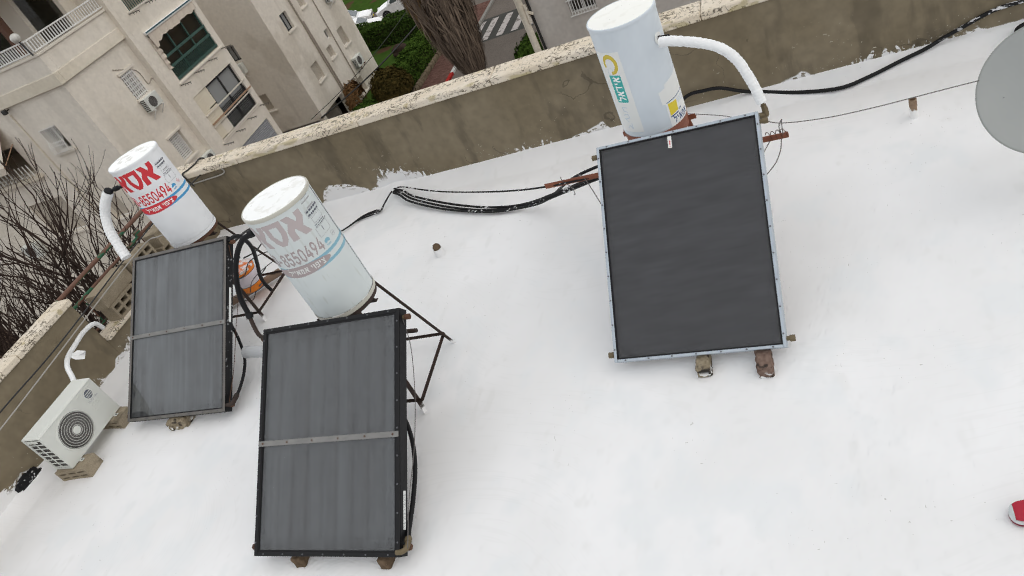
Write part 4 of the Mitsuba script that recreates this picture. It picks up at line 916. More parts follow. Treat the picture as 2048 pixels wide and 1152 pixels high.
def hollow_block(kk, o, ax_, ay_, az_, L_=.40, W_=.20, H_=.20, m='mat_concrete_block'):
    """a hollow concrete block: two rows of cells along its length, open at local z"""
    s = sbox(0, 0, L_, W_)
    cells = [sbox(.03 + i * (L_ - .03) / 3, .03 + j * (W_ - .03) / 2, i * (L_ - .03) / 3 + (L_ - .03) / 3, j * (W_ - .03) / 2 + (W_ - .03) / 2) for i in range(3) for j in range(2)]
    s = s.difference(unary_union([c.buffer(-.004).buffer(.004) for c in cells]))
    b = extr(s, H_ - .03)
    base_ = bx(0, L_, 0, W_, -.03, 0)
    mm = cat(b, base_); mm.apply_translation((0, 0, .03))
    scene[kk] = mikit.ply(xf(mm, frame(o, ax_, ay_, az_)), m, smooth=False)
# blocks lying on their sides under the unit
for i, y in enumerate((3.14, 3.79)):
    kk = thing('concrete_block', ['hollow block under the left end of the air conditioner', 'hollow block under the right end of the air conditioner'][i], 'concrete block')
    a = math.radians(4 if i == 0 else -5); u = np.array([math.cos(a), math.sin(a), 0]); v = np.array([-math.sin(a), math.cos(a), 0])
    hollow_block(kk, np.array([-7.36, y + .20, .0]) , u, np.array([0, 0, 1.0]), -v, .40, .134, .19)

k = thing('insulated_pipe', 'white wrapped pipe leaving the air conditioner over the low wall', 'pipe')
part(k, 'wrap', wrapped([(-7.33, 3.90, .50), (-7.35, 3.988, .60), (-7.5, 4.12, .656), (-7.65, 4.291, .660), (-7.70, 4.473, .667), (-7.745, 4.675, .67), (-7.76, 4.85, .634), (-7.82, 4.93, .50)], .026, 8), 'mat_pipe_wrap', smooth=60)
part(k, 'loose_wrap', trimesh.Trimesh([(-7.66, 4.30, .66), (-7.62, 4.36, .60), (-7.60, 4.44, .57), (-7.57, 4.36, .54), (-7.60, 4.30, .60), (-7.55, 4.42, .60), (-7.63, 4.41, .64)], [(0, 1, 4), (1, 2, 3), (1, 3, 4), (1, 5, 2), (0, 6, 1), (1, 6, 5)], process=False), 'mat_pipe_wrap')

# hollow blocks on the low wall
def wall_block(label, x, y, z, rot, side, L_=.40, H_=.20, W_=.20):
    kk = thing('concrete_block', label, 'concrete block')
    a = math.radians(rot); u = np.array([-math.sin(a), math.cos(a), 0]); v = np.array([math.cos(a), math.sin(a), 0])
    if side: hollow_block(kk, np.array([x, y, z]), u, np.array([0, 0, 1.0]), v, L_, H_, W_)
    else: hollow_block(kk, np.array([x, y, z + H_]), u, v, np.array([0, 0, -1.0]), L_, W_, H_)
wall_block('lower hollow block at the near end of the low wall, cells facing the roof', -7.95, 5.14, .417, 0, True, .42)
wall_block('upper block at the near end of the low wall, solid top up', -7.97, 5.12, .619, 2, False, .55)
wall_block('lower hollow block below the white wrapped pipe of the red print tank', -7.94, 5.72, .417, 1, True)
wall_block('upper hollow block with open cells beside the dusty collector top corner', -7.92, 5.72, .619, -3, True, .40)
wall_block('farthest hollow block on the low wall behind the red print tank', -7.93, 6.22, .417, 2, True, .42)
wall_block('tan block on top of the farthest block on the low wall', -7.93, 6.26, .619, 3, False, .38, .19)
kk = thing('brick', 'tan rubble block on the roof behind the tank with red print', 'brick')
scene[kk] = mikit.ply(xf(bx(-.2, .2, -.11, .11, 0, .19, .012), frame((-7.35, 6.25, .02), norm([1, .35, 0]), norm([-.35, 1, 0]), [0, 0, 1])), 'mat_concrete_block')

# bundle of dark rags behind the unit
k = thing('tar_patch', 'rough patch of black tar on the wall corner below the air conditioner', 'tar')
V = rock((-7.78, 3.14, .07), (.07, .26, .20), 21, 4, .55); scene[k] = mikit.ply(V, 'mat_painted_hose', smooth=30)

# ================================================================== BUCKET, PLANK, DISH, SNEAKER
k = thing('pole', 'grey brown round pole lying under the orange bucket', 'pole')
scene[k] = mikit.ply(tube([(-6.75, 5.36, .07), (-6.30, 5.71, .075), (-6.02, 5.93, .08)], .046, 14, 3), 'mat_wood', smooth=50)
k = thing('bucket', 'orange plastic paint bucket with a splattered lid and pale label', 'bucket')
c = (-6.22, 5.66, .13)
part(k, 'body', lathe([(0, 0), (.125, 0), (.130, .005), (.147, .29), (.143, .29), (.126, .01)], 40, c), 'mat_orange_plastic', smooth=40)
part(k, 'rim_band', lathe([(.146, .255), (.153, .257), (.154, .285), (.148, .29)], 40, c), 'mat_orange_plastic', smooth=40)
part(k, 'lid', lathe([(.156, .275), (.158, .30), (.150, .307), (.142, .305), (.136, .298), (0, .296)], 40, c), 'mat_bucket_lid', smooth=40)
part(k, 'label', lathe([(.1365, .085), (.1463, .235)], 40, c), 'mat_bucket_label', smooth=40)
part(k, 'label_band', cat(lathe([(.1462, .229), (.1470, .236)], 40, c), lathe([(.1368, .083), (.1374, .090)], 40, c)), 'mat_dark_print', smooth=40)
a0 = math.atan2(-c[1], -c[0])
part(k, 'label_print', cat([on_tank(c[:2], .1405, a0, extr(sbox(.035, .155, .105, .172), .0006).apply_translation((0, 0, 0)), .004), on_tank(c[:2], .1375, a0, extr(unary_union([sbox(-.10 + .018 * i, .120, -.088 + .018 * i, .134) for i in range(12)]), .0006), .0025)]), 'mat_dark_print')
part(k, 'handle', tube([(c[0] + .155 * math.cos(t + .5) , c[1] + .155 * math.sin(t + .5), c[2] + .265 + .03 * math.sin(t)) for t in np.linspace(0, math.pi, 14)], .0035, 6, 2), 'mat_wire_grey')

k = thing('satellite_dish', 'grey satellite dish cut off at the right edge', 'satellite dish')
dc = np.array([1.365, 4.86, .86]); dn = norm([-.30, -.72, .62])
dx = norm(np.cross([0, 0, 1], dn)); dy = np.cross(dn, dx); MD = frame(dc, dx, dy, dn)
def dish(m): m = m.copy(); m.apply_scale([1.0, 1.03, 1.0]); return xf(m, MD)
Rd = .397
prof = [(0, -.085)] + [(Rd * t, -.085 + .085 * t * t) for t in np.linspace(.1, 1, 12)]
part(k, 'reflector', dish(lathe(prof + [(Rd + .012, .0), (Rd + .014, -.012), (Rd + .004, -.014)] + [(Rd * t, -.092 + .085 * t * t - .003) for t in np.linspace(.97, .02, 10)], 96)), 'mat_dish_grey', smooth=35)
part(k, 'rim', dish(lathe([(Rd + .010, .003), (Rd + .017, .001), (Rd + .018, -.020), (Rd + .010, -.022)], 96)), 'mat_dish_rim', smooth=40)
part(k, 'bolt', xf(lathe([(0, 0), (.006, 0), (.005, .004), (0, .005)], 8), MD @ frame((-.26, -.05, -.052), [1, 0, 0], [0, 1, 0], [0, 0, 1])), 'mat_bolt')
part(k, 'emblem', xf(extr(affinity.scale(Point(0, 0).buffer(.030, 16), 1.3, .6), .001), MD @ frame((-.055, -.11, -.078), [1, 0, 0], [0, 1, 0], [0, 0, 1])), 'mat_teal_print')
part(k, 'mast', tube([dc - dn * .16 + [0, 0, .05], dc - dn * .16 - [0, 0, .25], (dc - dn * .16)[:2].tolist() + [.0]], .024, 12, 1), 'mat_dish_rim', smooth=40)
part(k, 'bracket', bar(dc - dn * .105, dc - dn * .20, .12, .10), 'mat_dish_rim')
part(k, 'feed_arm', tube([dc - dy * .45 - dn * .05, dc - dy * .42 + dn * .30], .012, 8, 1), 'mat_dish_rim', smooth=40)
part(k, 'receiver', tube([dc - dy * .42 + dn * .27, dc - dy * .38 + dn * .40], .030, 12, 1), 'mat_label_white', smooth=40)

k = thing('sneaker', 'red sneaker with a grey toe cap at the right edge of the roof', 'shoe')
Ls = .29; dirx = norm([1.0, -.02, 0]); diry = np.array([-dirx[1], dirx[0], 0]); MS = frame((.540, 2.392, .012), dirx, diry, [0, 0, 1])
def half_width(t): return .058 * (np.clip(1 - (1 - np.clip(t / .26, 0, 1)) ** 2.6, 0, 1)) ** .5 * (1 - .16 * np.clip((t - .35) / .3, 0, 1)) * (np.clip(1 - (np.clip((t - .86) / .14, 0, 1)) ** 2.5, 0, 1)) ** .5 + .001
def upper_h(t): return np.interp(t, [0, .05, .15, .35, .55, .7, .85, 1.0], [.034, .052, .064, .080, .100, .108, .108, .088])
def loft(ts, wf, zf, off=0.0):
    V, n = [], 20
    for t in ts:
        wv, (z0_, z1_) = wf(t) + off, zf(t)
        for j in range(n):
            a = j / n * 2 * math.pi; ca, sa = math.cos(a), math.sin(a)
            V.append((t * Ls, wv * np.sign(ca) * abs(ca) ** .7, (z0_ + z1_) / 2 + (z1_ - z0_) / 2 * np.sign(sa) * abs(sa) ** .55))
    F = []
    for i in range(len(ts) - 1):
        for j in range(n): kx = (j + 1) % n; F += [(i * n + j, i * n + kx, (i + 1) * n + kx), (i * n + j, (i + 1) * n + kx, (i + 1) * n + j)]
    c0 = len(V); V += [tuple(np.mean(V[:n], 0)), tuple(np.mean(V[-n:], 0))]
    for j in range(n): kx = (j + 1) % n; F += [(c0, kx, j), (c0 + 1, (len(ts) - 1) * n + j, (len(ts) - 1) * n + kx)]
    m = trimesh.Trimesh(V, F, process=False); m.fix_normals(); return xf(m, MS)
ts = np.concatenate([np.linspace(0, .12, 8), np.linspace(.15, 1, 18)])
part(k, 'outsole', loft(ts, half_width, lambda t: (0, .010), .004), 'mat_sneaker_outsole', smooth=40)
part(k, 'midsole', loft(ts, half_width, lambda t: (.009, .036), .004), 'mat_sneaker_sole', smooth=50)
part(k, 'upper', loft(ts, lambda t: half_width(t) * .94, lambda t: (.030, upper_h(t)), -.001), 'mat_sneaker_red', smooth=60)
part(k, 'toe_cap', loft(ts[:5], lambda t: half_width(t) * .985, lambda t: (.020, upper_h(t) + .004), .0022), 'mat_sneaker_sole', smooth=60)
part(k, 'stitching', xf(tube([(.085 + .004 * abs(s) * 10, s * .036, .060 - .3 * s * s * 10 * .1) for s in np.linspace(-1, 1, 9)], .002, 6, 3), MS), 'mat_sneaker_trim')
part(k, 'lace', cat([xf(tube([(.11 + .022 * i, -.022, .078 + .008 * i), (.112 + .022 * i, 0, .084 + .008 * i), (.11 + .022 * i, .022, .078 + .008 * i)], .003, 6, 4), MS) for i in range(4)]), 'mat_sneaker_trim')

# ================================================================== NEIGHBOURING BUILDINGS
def wall_with_holes(axis, at, thick, a0, a1, z0, z1, holes, sign):
    """a wall slab in the plane axis = at, its outer face there and its body behind it; holes are (a0, a1, z0, z1)"""
    s = sbox(a0, z0, a1, z1).difference(unary_union([sbox(h[0], h[2], h[1], h[3]) for h in holes])) if holes else sbox(a0, z0, a1, z1)
    m = extr(s, thick)
    if axis == 'x':   # local x -> world y, local y -> z, thickness inwards
        M = frame((at, 0, 0), [0, 1, 0], [0, 0, 1], [1, 0, 0])
        if sign > 0: m.apply_translation((0, 0, -thick))
    else:
        M = frame((0, at, 0), [1, 0, 0], [0, 0, 1], [0, -1, 0])
        if sign < 0: m.apply_translation((0, 0, -thick))
    return xf(m, M)

def quad(axis, at, a0, a1, z0, z1):
    P = [(a0, z0), (a1, z0), (a1, z1), (a0, z1)]
    return trimesh.Trimesh([(at, a, z) if axis == 'x' else (a, at, z) for a, z in P], [(0, 1, 2), (0, 2, 3)], process=False)

def win_x(B, X, y0, y1, z0, z1, style, sill=True):
    """window in a wall facing +x at X; its frame set back in the opening"""
    wd = part(B, 'window', cat(bx(X - .22, X - .16, y0, y0 + .05, z0, z1), bx(X - .22, X - .16, y1 - .05, y1, z0, z1), bx(X - .22, X - .16, y0 + .05, y1 - .05, z0, z0 + .05), bx(X - .22, X - .16, y0 + .05, y1 - .05, z1 - .05, z1), bx(X - .21, X - .165, (y0 + y1) / 2 - .025, (y0 + y1) / 2 + .025, z0 + .05, z1 - .05)), 'mat_black_trim' if style == 'black' else 'mat_white_bars')
    part(wd, 'pane', quad('x', X - .20, y0 + .03, y1 - .03, z0 + .03, z1 - .03), {'black': 'mat_curtain', 'blind': 'mat_blind_tan', 'bars': 'mat_window_clear', 'slats': 'mat_window_clear', 'glass': 'mat_window_clear', 'vent': 'mat_window_clear'}[style])
    if style == 'bars':
        for i in range(7): y = y0 + (y1 - y0) * (i + .5) / 7; part(wd, 'bar', bx(X + .01, X + .03, y - .02, y + .02, z0 - .02, z1 + .02), 'mat_white_bars')
        for i in range(6): z = z0 + (z1 - z0) * (i + .5) / 6; part(wd, 'bar', bx(X + .005, X + .025, y0 - .02, y1 + .02, z - .02, z + .02), 'mat_white_bars')
    if style in ('slats', 'blind'):
        n = 12 if style == 'slats' else 9
        for i in range(n):
            z = z0 + .04 + (z1 - z0 - .08) * (i + .5) / n; hs = (z1 - z0 - .08) / n / 2
            if style == 'slats': part(wd, 'slat', bx(X - .15, X - .11, y0 + .03, y1 - .03, z - .032, z + .018), 'mat_white_bars')
            else: part(wd, 'slat', bx(X - .17, X - .145, y0 + .03, y1 - .03, z - hs + .003, z + hs - .003, .006), 'mat_blind_tan')
    if sill: part(wd, 'sill', bx(X - .10, X + .09, y0 - .08, y1 + .10, z0 - .09, z0 - .001, .01), 'mat_stone_trim')
    return wd

def win_y(B, Y, x0, x1, z0, z1, style, sill=True):
    """window in a wall facing -y at Y"""
    wd = part(B, 'window', cat(bx(x0, x0 + .05, Y + .16, Y + .22, z0, z1), bx(x1 - .05, x1, Y + .16, Y + .22, z0, z1), bx(x0 + .05, x1 - .05, Y + .16, Y + .22, z0, z0 + .05), bx(x0 + .05, x1 - .05, Y + .16, Y + .22, z1 - .05, z1), bx((x0 + x1) / 2 - .02, (x0 + x1) / 2 + .02, Y + .165, Y + .21, z0 + .05, z1 - .05)), 'mat_black_trim' if style == 'black' else 'mat_white_bars')
    part(wd, 'pane', quad('y', Y + .20, x0 + .03, x1 - .03, z0 + .03, z1 - .03), {'black': 'mat_curtain', 'belly': 'mat_window_clear', 'glass': 'mat_window_clear', 'bars': 'mat_window_clear', 'blind': 'mat_blind_tan'}[style])
    if style == 'belly':     # white burglar bars bulging out below
        for i in range(10):
            x = x0 + (x1 - x0) * (i + .3) / 9.6
            part(wd, 'bar', tube([(x, Y - .03, z1), (x, Y - .05, (z0 * .45 + z1 * .55)), (x, Y - .17, z0 + .30 * (z1 - z0)), (x, Y - .18, z0 + .05), (x, Y - .05, z0)], .014, 6, 4), 'mat_white_bars', smooth=40)
        for z, yy in ((z1 - .02, .03), (z0 + .42 * (z1 - z0), .125), (z0 + .30 * (z1 - z0), .18), (z0 + .05, .18)): part(wd, 'bar', bx(x0, x1, Y - yy - .014, Y - yy + .01, z - .012, z + .012), 'mat_white_bars')
    if style == 'bars':
        for i in range(9): x = x0 + (x1 - x0) * (i + .5) / 9; part(wd, 'bar', bx(x - .012, x + .012, Y - .06, Y - .035, z0 - .05, z1 + .05), 'mat_white_bars')
        for z in (z0 - .04, (z0 + z1) / 2, z1): part(wd, 'bar', bx(x0 - .05, x1 + .05, Y - .085, Y - .062, z - .015, z + .015), 'mat_white_bars')
    if style == 'blind':
        hs = (z1 - z0 - .08) / 9 / 2
        for i in range(9): z = z0 + .04 + (z1 - z0 - .08) * (i + .5) / 9; part(wd, 'slat', bx(x0 + .03, x1 - .03, Y + .145, Y + .17, z - hs + .003, z + hs - .003, .006), 'mat_blind_tan')
    if sill: part(wd, 'sill', bx(x0 - .10, x1 + .12, Y - .11, Y + .10, z0 - .09, z0 - .001, .01), 'mat_stone_trim')
    return wd

def wall_ac(label, o, ax_, out, w_=.82, h_=.55, d_=.30, rusty=False):
    """an outdoor unit on a wall bracket: o at the left lower rear corner, ax_ along the wall, out from it"""
    k_ = thing('air_conditioner', label, 'air conditioner')
    M = frame(o, ax_, out, np.cross(ax_, out))
    zz = 1 if np.cross(ax_, out)[2] > 0 else -1
    def q(x0, x1, y0, y1, z0, z1, b=.01): return xf(bx(x0, x1, y0, y1, z0 * zz, z1 * zz, b), M)
    part(k_, 'case', q(0, w_, .03, d_, .05, .05 + h_), 'mat_ac_case')
    def disc(r0, r1, y0, y1): 
        m = extr(Point(0, 0).buffer(r1, 24).difference(Point(0, 0).buffer(r0, 24)) if r0 > 0 else Point(0, 0).buffer(r1, 24), y1 - y0)
        return xf(xf(m, frame((w_ * .42, y0, zz * (.05 + h_ / 2)), [1, 0, 0], [0, 0, 1], [0, 1, 0])), M)
    part(k_, 'fan_opening', disc(0, h_ * .40, d_ + .001, d_ + .004), 'mat_ac_dark')
    part(k_, 'fan_guard', cat([disc(h_ * f, h_ * f + .012, d_ + .006, d_ + .016) for f in (.06, .14, .22, .30, .38)]), 'mat_ac_guard')
    part(k_, 'side_grille', cat([q(-.012, -.001, .05, d_ - .03, .09 + .07 * i, .125 + .07 * i, 0) for i in range(7)]), 'mat_ac_dark')
    part(k_, 'bracket', cat(q(.1, .14, 0, d_ + .08, 0, .045, 0), q(w_ - .14, w_ - .1, 0, d_ + .08, 0, .045, 0), xf(bar((.12, .0, -.30 * zz), (.12, d_ + .05, 0), .03), M), xf(bar((w_ - .12, .0, -.30 * zz), (w_ - .12, d_ + .05, 0), .03), M)), 'mat_rust' if rusty else 'mat_white_bars')
    return k_

# ---------------- building A: the house beyond the left corner, its balcony bay on the side facing us
A_ = thing('apartment_building', 'beige apartment building with a roof terrace, green balcony and barred windows', 'building')
XA, YA = -23.5, 20.3
hA = [(22.64, 23.38, -1.60, -.58), (22.66, 23.46, -4.52, -3.42), (22.66, 23.46, -7.6, -6.5)]
part(A_, 'wall', wall_with_holes('x', XA, .3, YA + .30, 24.22, GZ, .42, hA, 1), 'mat_house_a')
hA2 = [(-26.12, -25.26, -1.80, -.79), (-29.85, -27.80, -5.0, -3.4), (-26.1, -25.2, -5.0, -3.9), (-31.5, -27.9, -2.25, -1.0)]
part(A_, 'wall', wall_with_holes('y', YA, .3, -38, XA, GZ, .42, hA2, -1), 'mat_house_a')
part(A_, 'terrace_parapet', bx(-38, XA + .10, YA - .10, YA + .22, .422, 1.47), 'mat_house_a')
part(A_, 'terrace_parapet', bx(XA - .22, XA + .10, YA + .222, 24.22, .422, 1.47), 'mat_house_a')
part(A_, 'band', bx(-38, XA + .13, YA - .13, YA + .10, .36, .80, .01), 'mat_house_band')
part(A_, 'band', bx(XA - .10, XA + .13, YA + .102, 24.22, .361, .801, .01), 'mat_house_band')
part(A_, 'coping', bx(-38, XA + .16, YA - .16, YA + .26, 1.472, 1.56, .01), 'mat_stone_trim')
part(A_, 'coping', bx(XA - .26, XA + .16, YA + .262, 24.35, 1.4725, 1.5605, .01), 'mat_stone_trim')
part(A_, 'terrace_floor', bx(-38, XA - .24, YA + .24, 30, .2, .45), 'mat_house_band')
# balcony bay
XB = -23.2
bay = [(24.85, 28.12, -2.02, .02), (24.88, 28.14, -4.95, -2.85), (24.88, 28.14, -7.9, -5.72), (24.85, 28.12, 1.0, 3.1)]
part(A_, 'wall', wall_with_holes('x', XB, .25, 24.225, 28.5, GZ, 4.4, bay, 1), 'mat_house_a')
part(A_, 'wall', bx(-38, XB - .252, 28.30, 28.55, GZ, 4.4), 'mat_house_a')
part(A_, 'wall', bx(XA + .002, XB - .002, 24.0, 24.222, GZ, .36), 'mat_house_a')
part(A_, 'wall', bx(-24.6, XB - .002, 24.0, 24.222, .362, 4.4), 'mat_house_a')
part(A_, 'wall', bx(-38, -28.0, 24.5, 28.28, GZ, 3.6), 'mat_house_a')
part(A_, 'roof', bx(-38, XB + .3, 24.0, 28.8, 4.402, 4.6), 'mat_house_band')
for z in (-8.2, -5.25, -2.32, .72): part(A_, 'balcony_floor', bx(-27.98, XB - .26, 24.24, 28.28, z - .14, z + .16), 'mat_house_band')
for z in (-8.04, -5.09, -2.16, .88): part(A_, 'balcony_back', bx(-25.4, -25.3, 24.24, 28.28, z + .002, z + 2.6), 'mat_room_wall')
# green balcony
for y in (24.88, 25.95, 27.02, 28.09): part(A_, 'balcony_frame', bx(XB - .12, XB - .06, y - .03, y + .03, -2.02, .0), 'mat_green_metal')
for z in (-1.93, -1.42, -1.02, -.03): part(A_, 'balcony_frame', bx(XB - .055, XB - .005, 24.86, 28.11, z - .05, z + .05), 'mat_green_metal')
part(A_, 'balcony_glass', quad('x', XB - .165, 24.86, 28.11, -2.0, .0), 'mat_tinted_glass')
for i in range(28): y = 24.95 + i * 3.1 / 27; part(A_, 'balcony_bar', bx(XB - .045, XB - .015, y - .014, y + .014, -1.88, -1.47), 'mat_green_metal')
# rolled awning above and torn cloth at its side
part(A_, 'awning_case', bx(XB + .001, XB + .14, 24.72, 28.3, .03, .17, .02), 'mat_white_bars')
part(A_, 'awning_case', bx(XB + .141, XB + .16, 24.72, 28.3, .10, .15), 'mat_awning_trim')
def cloth(pts, seed):
    V = np.array(pts, float); return trimesh.Trimesh(V, [(i, i + 1, i + 2) if i % 2 == 0 else (i + 1, i, i + 2) for i in range(len(V) - 2)], process=False)
va = [];
for i in range(24):
    y = 24.80 + 3.4 * i / 23; va += [(XB + .09, y, .03), (XB + .12 + .03 * math.sin(i * 2.1), y + .02, -.22 - .12 * meshkit.noise(np.array([i * .9, 1, 2.0])) - (.25 if i < 5 else 0) * (1 - i / 5))]
part(A_, 'awning_valance', cloth(va, 1), 'mat_awning')
va = []
for i in range(18):
    z = -.1 - 1.35 * i / 17; va += [(XB + .03, 24.74, z), (XB + .05 + .05 * math.sin(i * 1.9), 24.98 + .12 * meshkit.noise(np.array([i * .8, 5, 2.0])) - .09 * i / 17, z - .03)]
part(A_, 'awning_valance', cloth(va, 2), 'mat_awning')
# second balcony: shutters, panels, bars
part(A_, 'shutter', bx(XB - .10, XB - .05, 24.90, 25.42, -4.9, -2.87), 'mat_cream_panel')
for i in range(22): part(A_, 'shutter_slat', bx(XB - .049, XB - .03, 24.92, 25.40, -4.86 + i * .09, -4.80 + i * .09), 'mat_cream_panel')
part(A_, 'panel', bx(XB - .10, XB - .06, 25.44, 25.98, -3.62, -2.88), 'mat_cream_panel'); part(A_, 'panel', bx(XB - .10, XB - .06, 25.44, 25.98, -4.35, -3.68), 'mat_cream_panel'); part(A_, 'panel', bx(XB - .10, XB - .06, 25.44, 25.98, -4.92, -4.39), 'mat_stone_trim')
part(A_, 'balcony_glass', bx(XB - .17, XB - .16, 26.0, 28.10, -4.93, -2.87), 'mat_curtain')
for y in (26.02, 27.02, 28.10): part(A_, 'balcony_frame', bx(XB - .155, XB - .10, y - .035, y + .035, -4.94, -2.86), 'mat_black_trim')
for z in (-4.9, -2.9): part(A_, 'balcony_frame', bx(XB - .098, XB - .06, 26.0, 28.12, z - .035, z + .035), 'mat_black_trim')
for i in range(22): y = 26.05 + i * 2.03 / 21; part(A_, 'balcony_bar', bx(XB - .06, XB - .03, y - .013, y + .013, -4.85, -3.95), 'mat_black_trim')
for z in (-3.75, -4.30): part(A_, 'balcony_bar', bx(XB + .01, XB + .05, 24.85, 28.3, z - .025, z + .025), 'mat_stone_trim')
part(A_, 'balcony_bar', bx(XB + .06, XB + .10, 24.85, 28.35, -4.19, -4.13), 'mat_wood_light'); part(A_, 'balcony_bar', bx(XB + .01, XB + .05, 24.85, 28.3, -4.98, -4.92), 'mat_stone_trim')
# third balcony closed with slats
for i in range(34): y = 24.92 + i * 3.18 / 33; part(A_, 'balcony_slat', bx(XB - .08, XB - .04, y - .03, y + .03, -7.88, -5.74), 'mat_shutter_grey')
for z in (-6.4, -7.1): part(A_, 'balcony_bar', bx(XB - .038, XB - .02, 24.9, 28.12, z - .03, z + .03), 'mat_shutter_grey')
# top balcony: railing with flowers behind
for i in range(26): y = 24.92 + i * 3.18 / 25; part(A_, 'balcony_bar', bx(XB - .06, XB - .03, y - .013, y + .013, 1.0, 2.0), 'mat_green_metal')
# clothes line brackets under every balcony
for z in (.98, -2.14, -5.06):
    for y in (24.75, 25.85, 26.95, 28.2):
        part(A_, 'clothes_bracket', cat(bx(XB + .001, XB + .55, y - .012, y + .012, z - .05, z - .02), *[bx(XB + .2 + .15 * j, XB + .22 + .15 * j, y - .012, y + .012, z - .11, z - .05) for j in range(3)]), 'mat_wire_grey')
    part(A_, 'balcony_sill', bx(XB - .2, XB + .06, 24.7, 28.35, z - .001, z + .05), 'mat_stone_trim')
part(A_, 'drain_pipe', cat(tube([(XA + .02, 24.15, -.3), (XA + .02, 24.12, -3.2), (XA + .02, 24.1, GZ)], .035, 8, 1)), 'mat_pipe_beige', smooth=40)
part(A_, 'cable', tube([(XA + .015, 22.55, -.25), (XA + .02, 23.5, -.75), (XA + .02, 23.6, -1.4), (XA + .02, 24.0, -1.35), (XA + .02, 24.1, -2.2), (XA + .02, 24.1, -6)], .018, 6, 4), 'mat_pipe_beige')
win_x(A_, XA, 22.64, 23.38, -1.60, -.58, 'bars'); win_x(A_, XA, 22.66, 23.46, -4.52, -3.42, 'slats'); win_x(A_, XA, 22.66, 23.46, -7.6, -6.5, 'slats')
part(A_, 'shutter_case', bx(XA + .001, XA + .08, 22.55, 23.5, -.575, -.46, .01), 'mat_stone_trim'); part(A_, 'shutter_case', bx(XA + .001, XA + .07, 22.55, 23.6, -3.415, -3.32, .01), 'mat_stone_trim')
win_y(A_, YA, -26.12, -25.26, -1.80, -.79, 'belly'); win_y(A_, YA, -29.85, -27.80, -5.0, -3.4, 'blind'); win_y(A_, YA, -26.1, -25.2, -5.0, -3.9, 'blind')
part(A_, 'drain_pipe', tube([(-26.74, YA - .03, .1), (-26.74, YA - .03, GZ)], .03, 8, 1), 'mat_house_band', smooth=40)
# awning window on the far left
part(A_, 'awning', trimesh.Trimesh([(-32, YA - .02, -.15), (-27.75, YA - .02, -.15), (-27.80, YA - 1.0, -1.35), (-32, YA - 1.0, -1.35), (-27.82, YA - 1.0, -1.62), (-32, YA - 1.0, -1.62)], [(0, 1, 2), (0, 2, 3), (3, 2, 4), (3, 4, 5)], process=False), 'mat_awning')
for x in (-27.8, -29.2, -30.6): part(A_, 'awning_arm', tube([(x, YA - .02, -.9), (x, YA - .99, -1.38)], .02, 6, 1), 'mat_wood_light', smooth=40)
part(A_, 'balcony_glass', quad('y', YA + .15, -31.5, -27.9, -2.25, -1.0), 'mat_window_clear')
part(A_, 'balcony_sill', bx(-31.6, -27.7, YA - .28, YA - .003, -2.42, -2.28), 'mat_house_band')
for i in range(16): x = -31.4 + i * .235; part(A_, 'balcony_bar', bx(x - .02, x + .02, YA - .20, YA - .17, -2.27, -1.75), 'mat_white_bars')
# terrace railing, posts, interior
for (a, b, ax_) in ((20.2, 24.3, 'x'), (-30, -23.42, 'y')):
    n = int((b - a) / .13)
    for i in range(n + 1):
        q = a + (b - a) * i / n
        part(A_, 'railing_bar', bx(-23.44, -23.41, q - .016, q + .016, 1.66, 2.02) if ax_ == 'x' else bx(q - .016, q + .016, 20.16, 20.19, 1.66, 2.02), 'mat_white_bars')
    for z in (1.64, 2.04):
        part(A_, 'railing_rail', bx(-23.46, -23.39, a, b, z - .022, z + .022) if ax_ == 'x' else bx(a, b - .06, 20.14, 20.21, z - .022, z + .022), 'mat_white_bars')
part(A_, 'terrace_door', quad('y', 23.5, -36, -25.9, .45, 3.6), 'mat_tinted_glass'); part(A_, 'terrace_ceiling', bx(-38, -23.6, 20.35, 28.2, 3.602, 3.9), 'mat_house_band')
for x in (-27.9, -30.0, -32.1): part(A_, 'terrace_door_frame', bx(x - .05, x + .05, 23.42, 23.58, .45, 3.6), 'mat_black_trim')
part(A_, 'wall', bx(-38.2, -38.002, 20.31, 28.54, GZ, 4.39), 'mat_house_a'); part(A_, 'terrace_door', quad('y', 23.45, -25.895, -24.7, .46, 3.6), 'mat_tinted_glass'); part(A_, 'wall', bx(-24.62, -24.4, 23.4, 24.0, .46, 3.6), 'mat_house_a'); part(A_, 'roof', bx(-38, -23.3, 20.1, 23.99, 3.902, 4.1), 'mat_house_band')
for z in (-7.0, -4.0, -1.0): part(A_, 'floor_slab', bx(-37.9, -25.5, 20.61, 24.2, z - 1.4, z - 1.2), 'mat_house_band')
part(A_, 'room_partition', bx(-28.3, -28.1, 20.62, 24.1, GZ, .19), 'mat_room_wall'); part(A_, 'room_partition', bx(-25.6, -25.502, 20.62, 24.1, GZ, .19), 'mat_room_wall')
for x in (-25.3, -27.0, -29.0): part(A_, 'terrace_post', bx(x - .12, x + .12, 21.3, 21.54, .45, 3.6), 'mat_brown_wood')
part(A_, 'terrace_wall', bx(-26.5, -25.6, 22.6, 22.8, .45, 3.6), 'mat_stone_trim'); part(A_, 'terrace_wall', bx(-31, -28, 22.2, 22.4, .45, 2.4), 'mat_stone_trim')
lp = thing('terrace_lamp', 'globe lamp on a short pole at the terrace corner', 'lamp')
part(lp, 'pole', tube([(-23.45, 20.08, 1.562), (-23.62, 20.12, 2.1)], .03, 8, 1), 'mat_black_trim', smooth=40)
part(lp, 'globe', trimesh.creation.icosphere(3, .16).apply_translation((-23.66, 20.13, 2.24)), 'mat_lamp_globe', smooth=True)
wl = thing('wall_lamp', 'small dark floodlight under the terrace on the beige building', 'lamp')
part(wl, 'head', bx(-26.72, -26.52, 20.02, 20.16, .18, .36, .03), 'mat_black_trim'); part(wl, 'arm', bx(-26.64, -26.60, 20.16, 20.298, .25, .29), 'mat_black_trim')
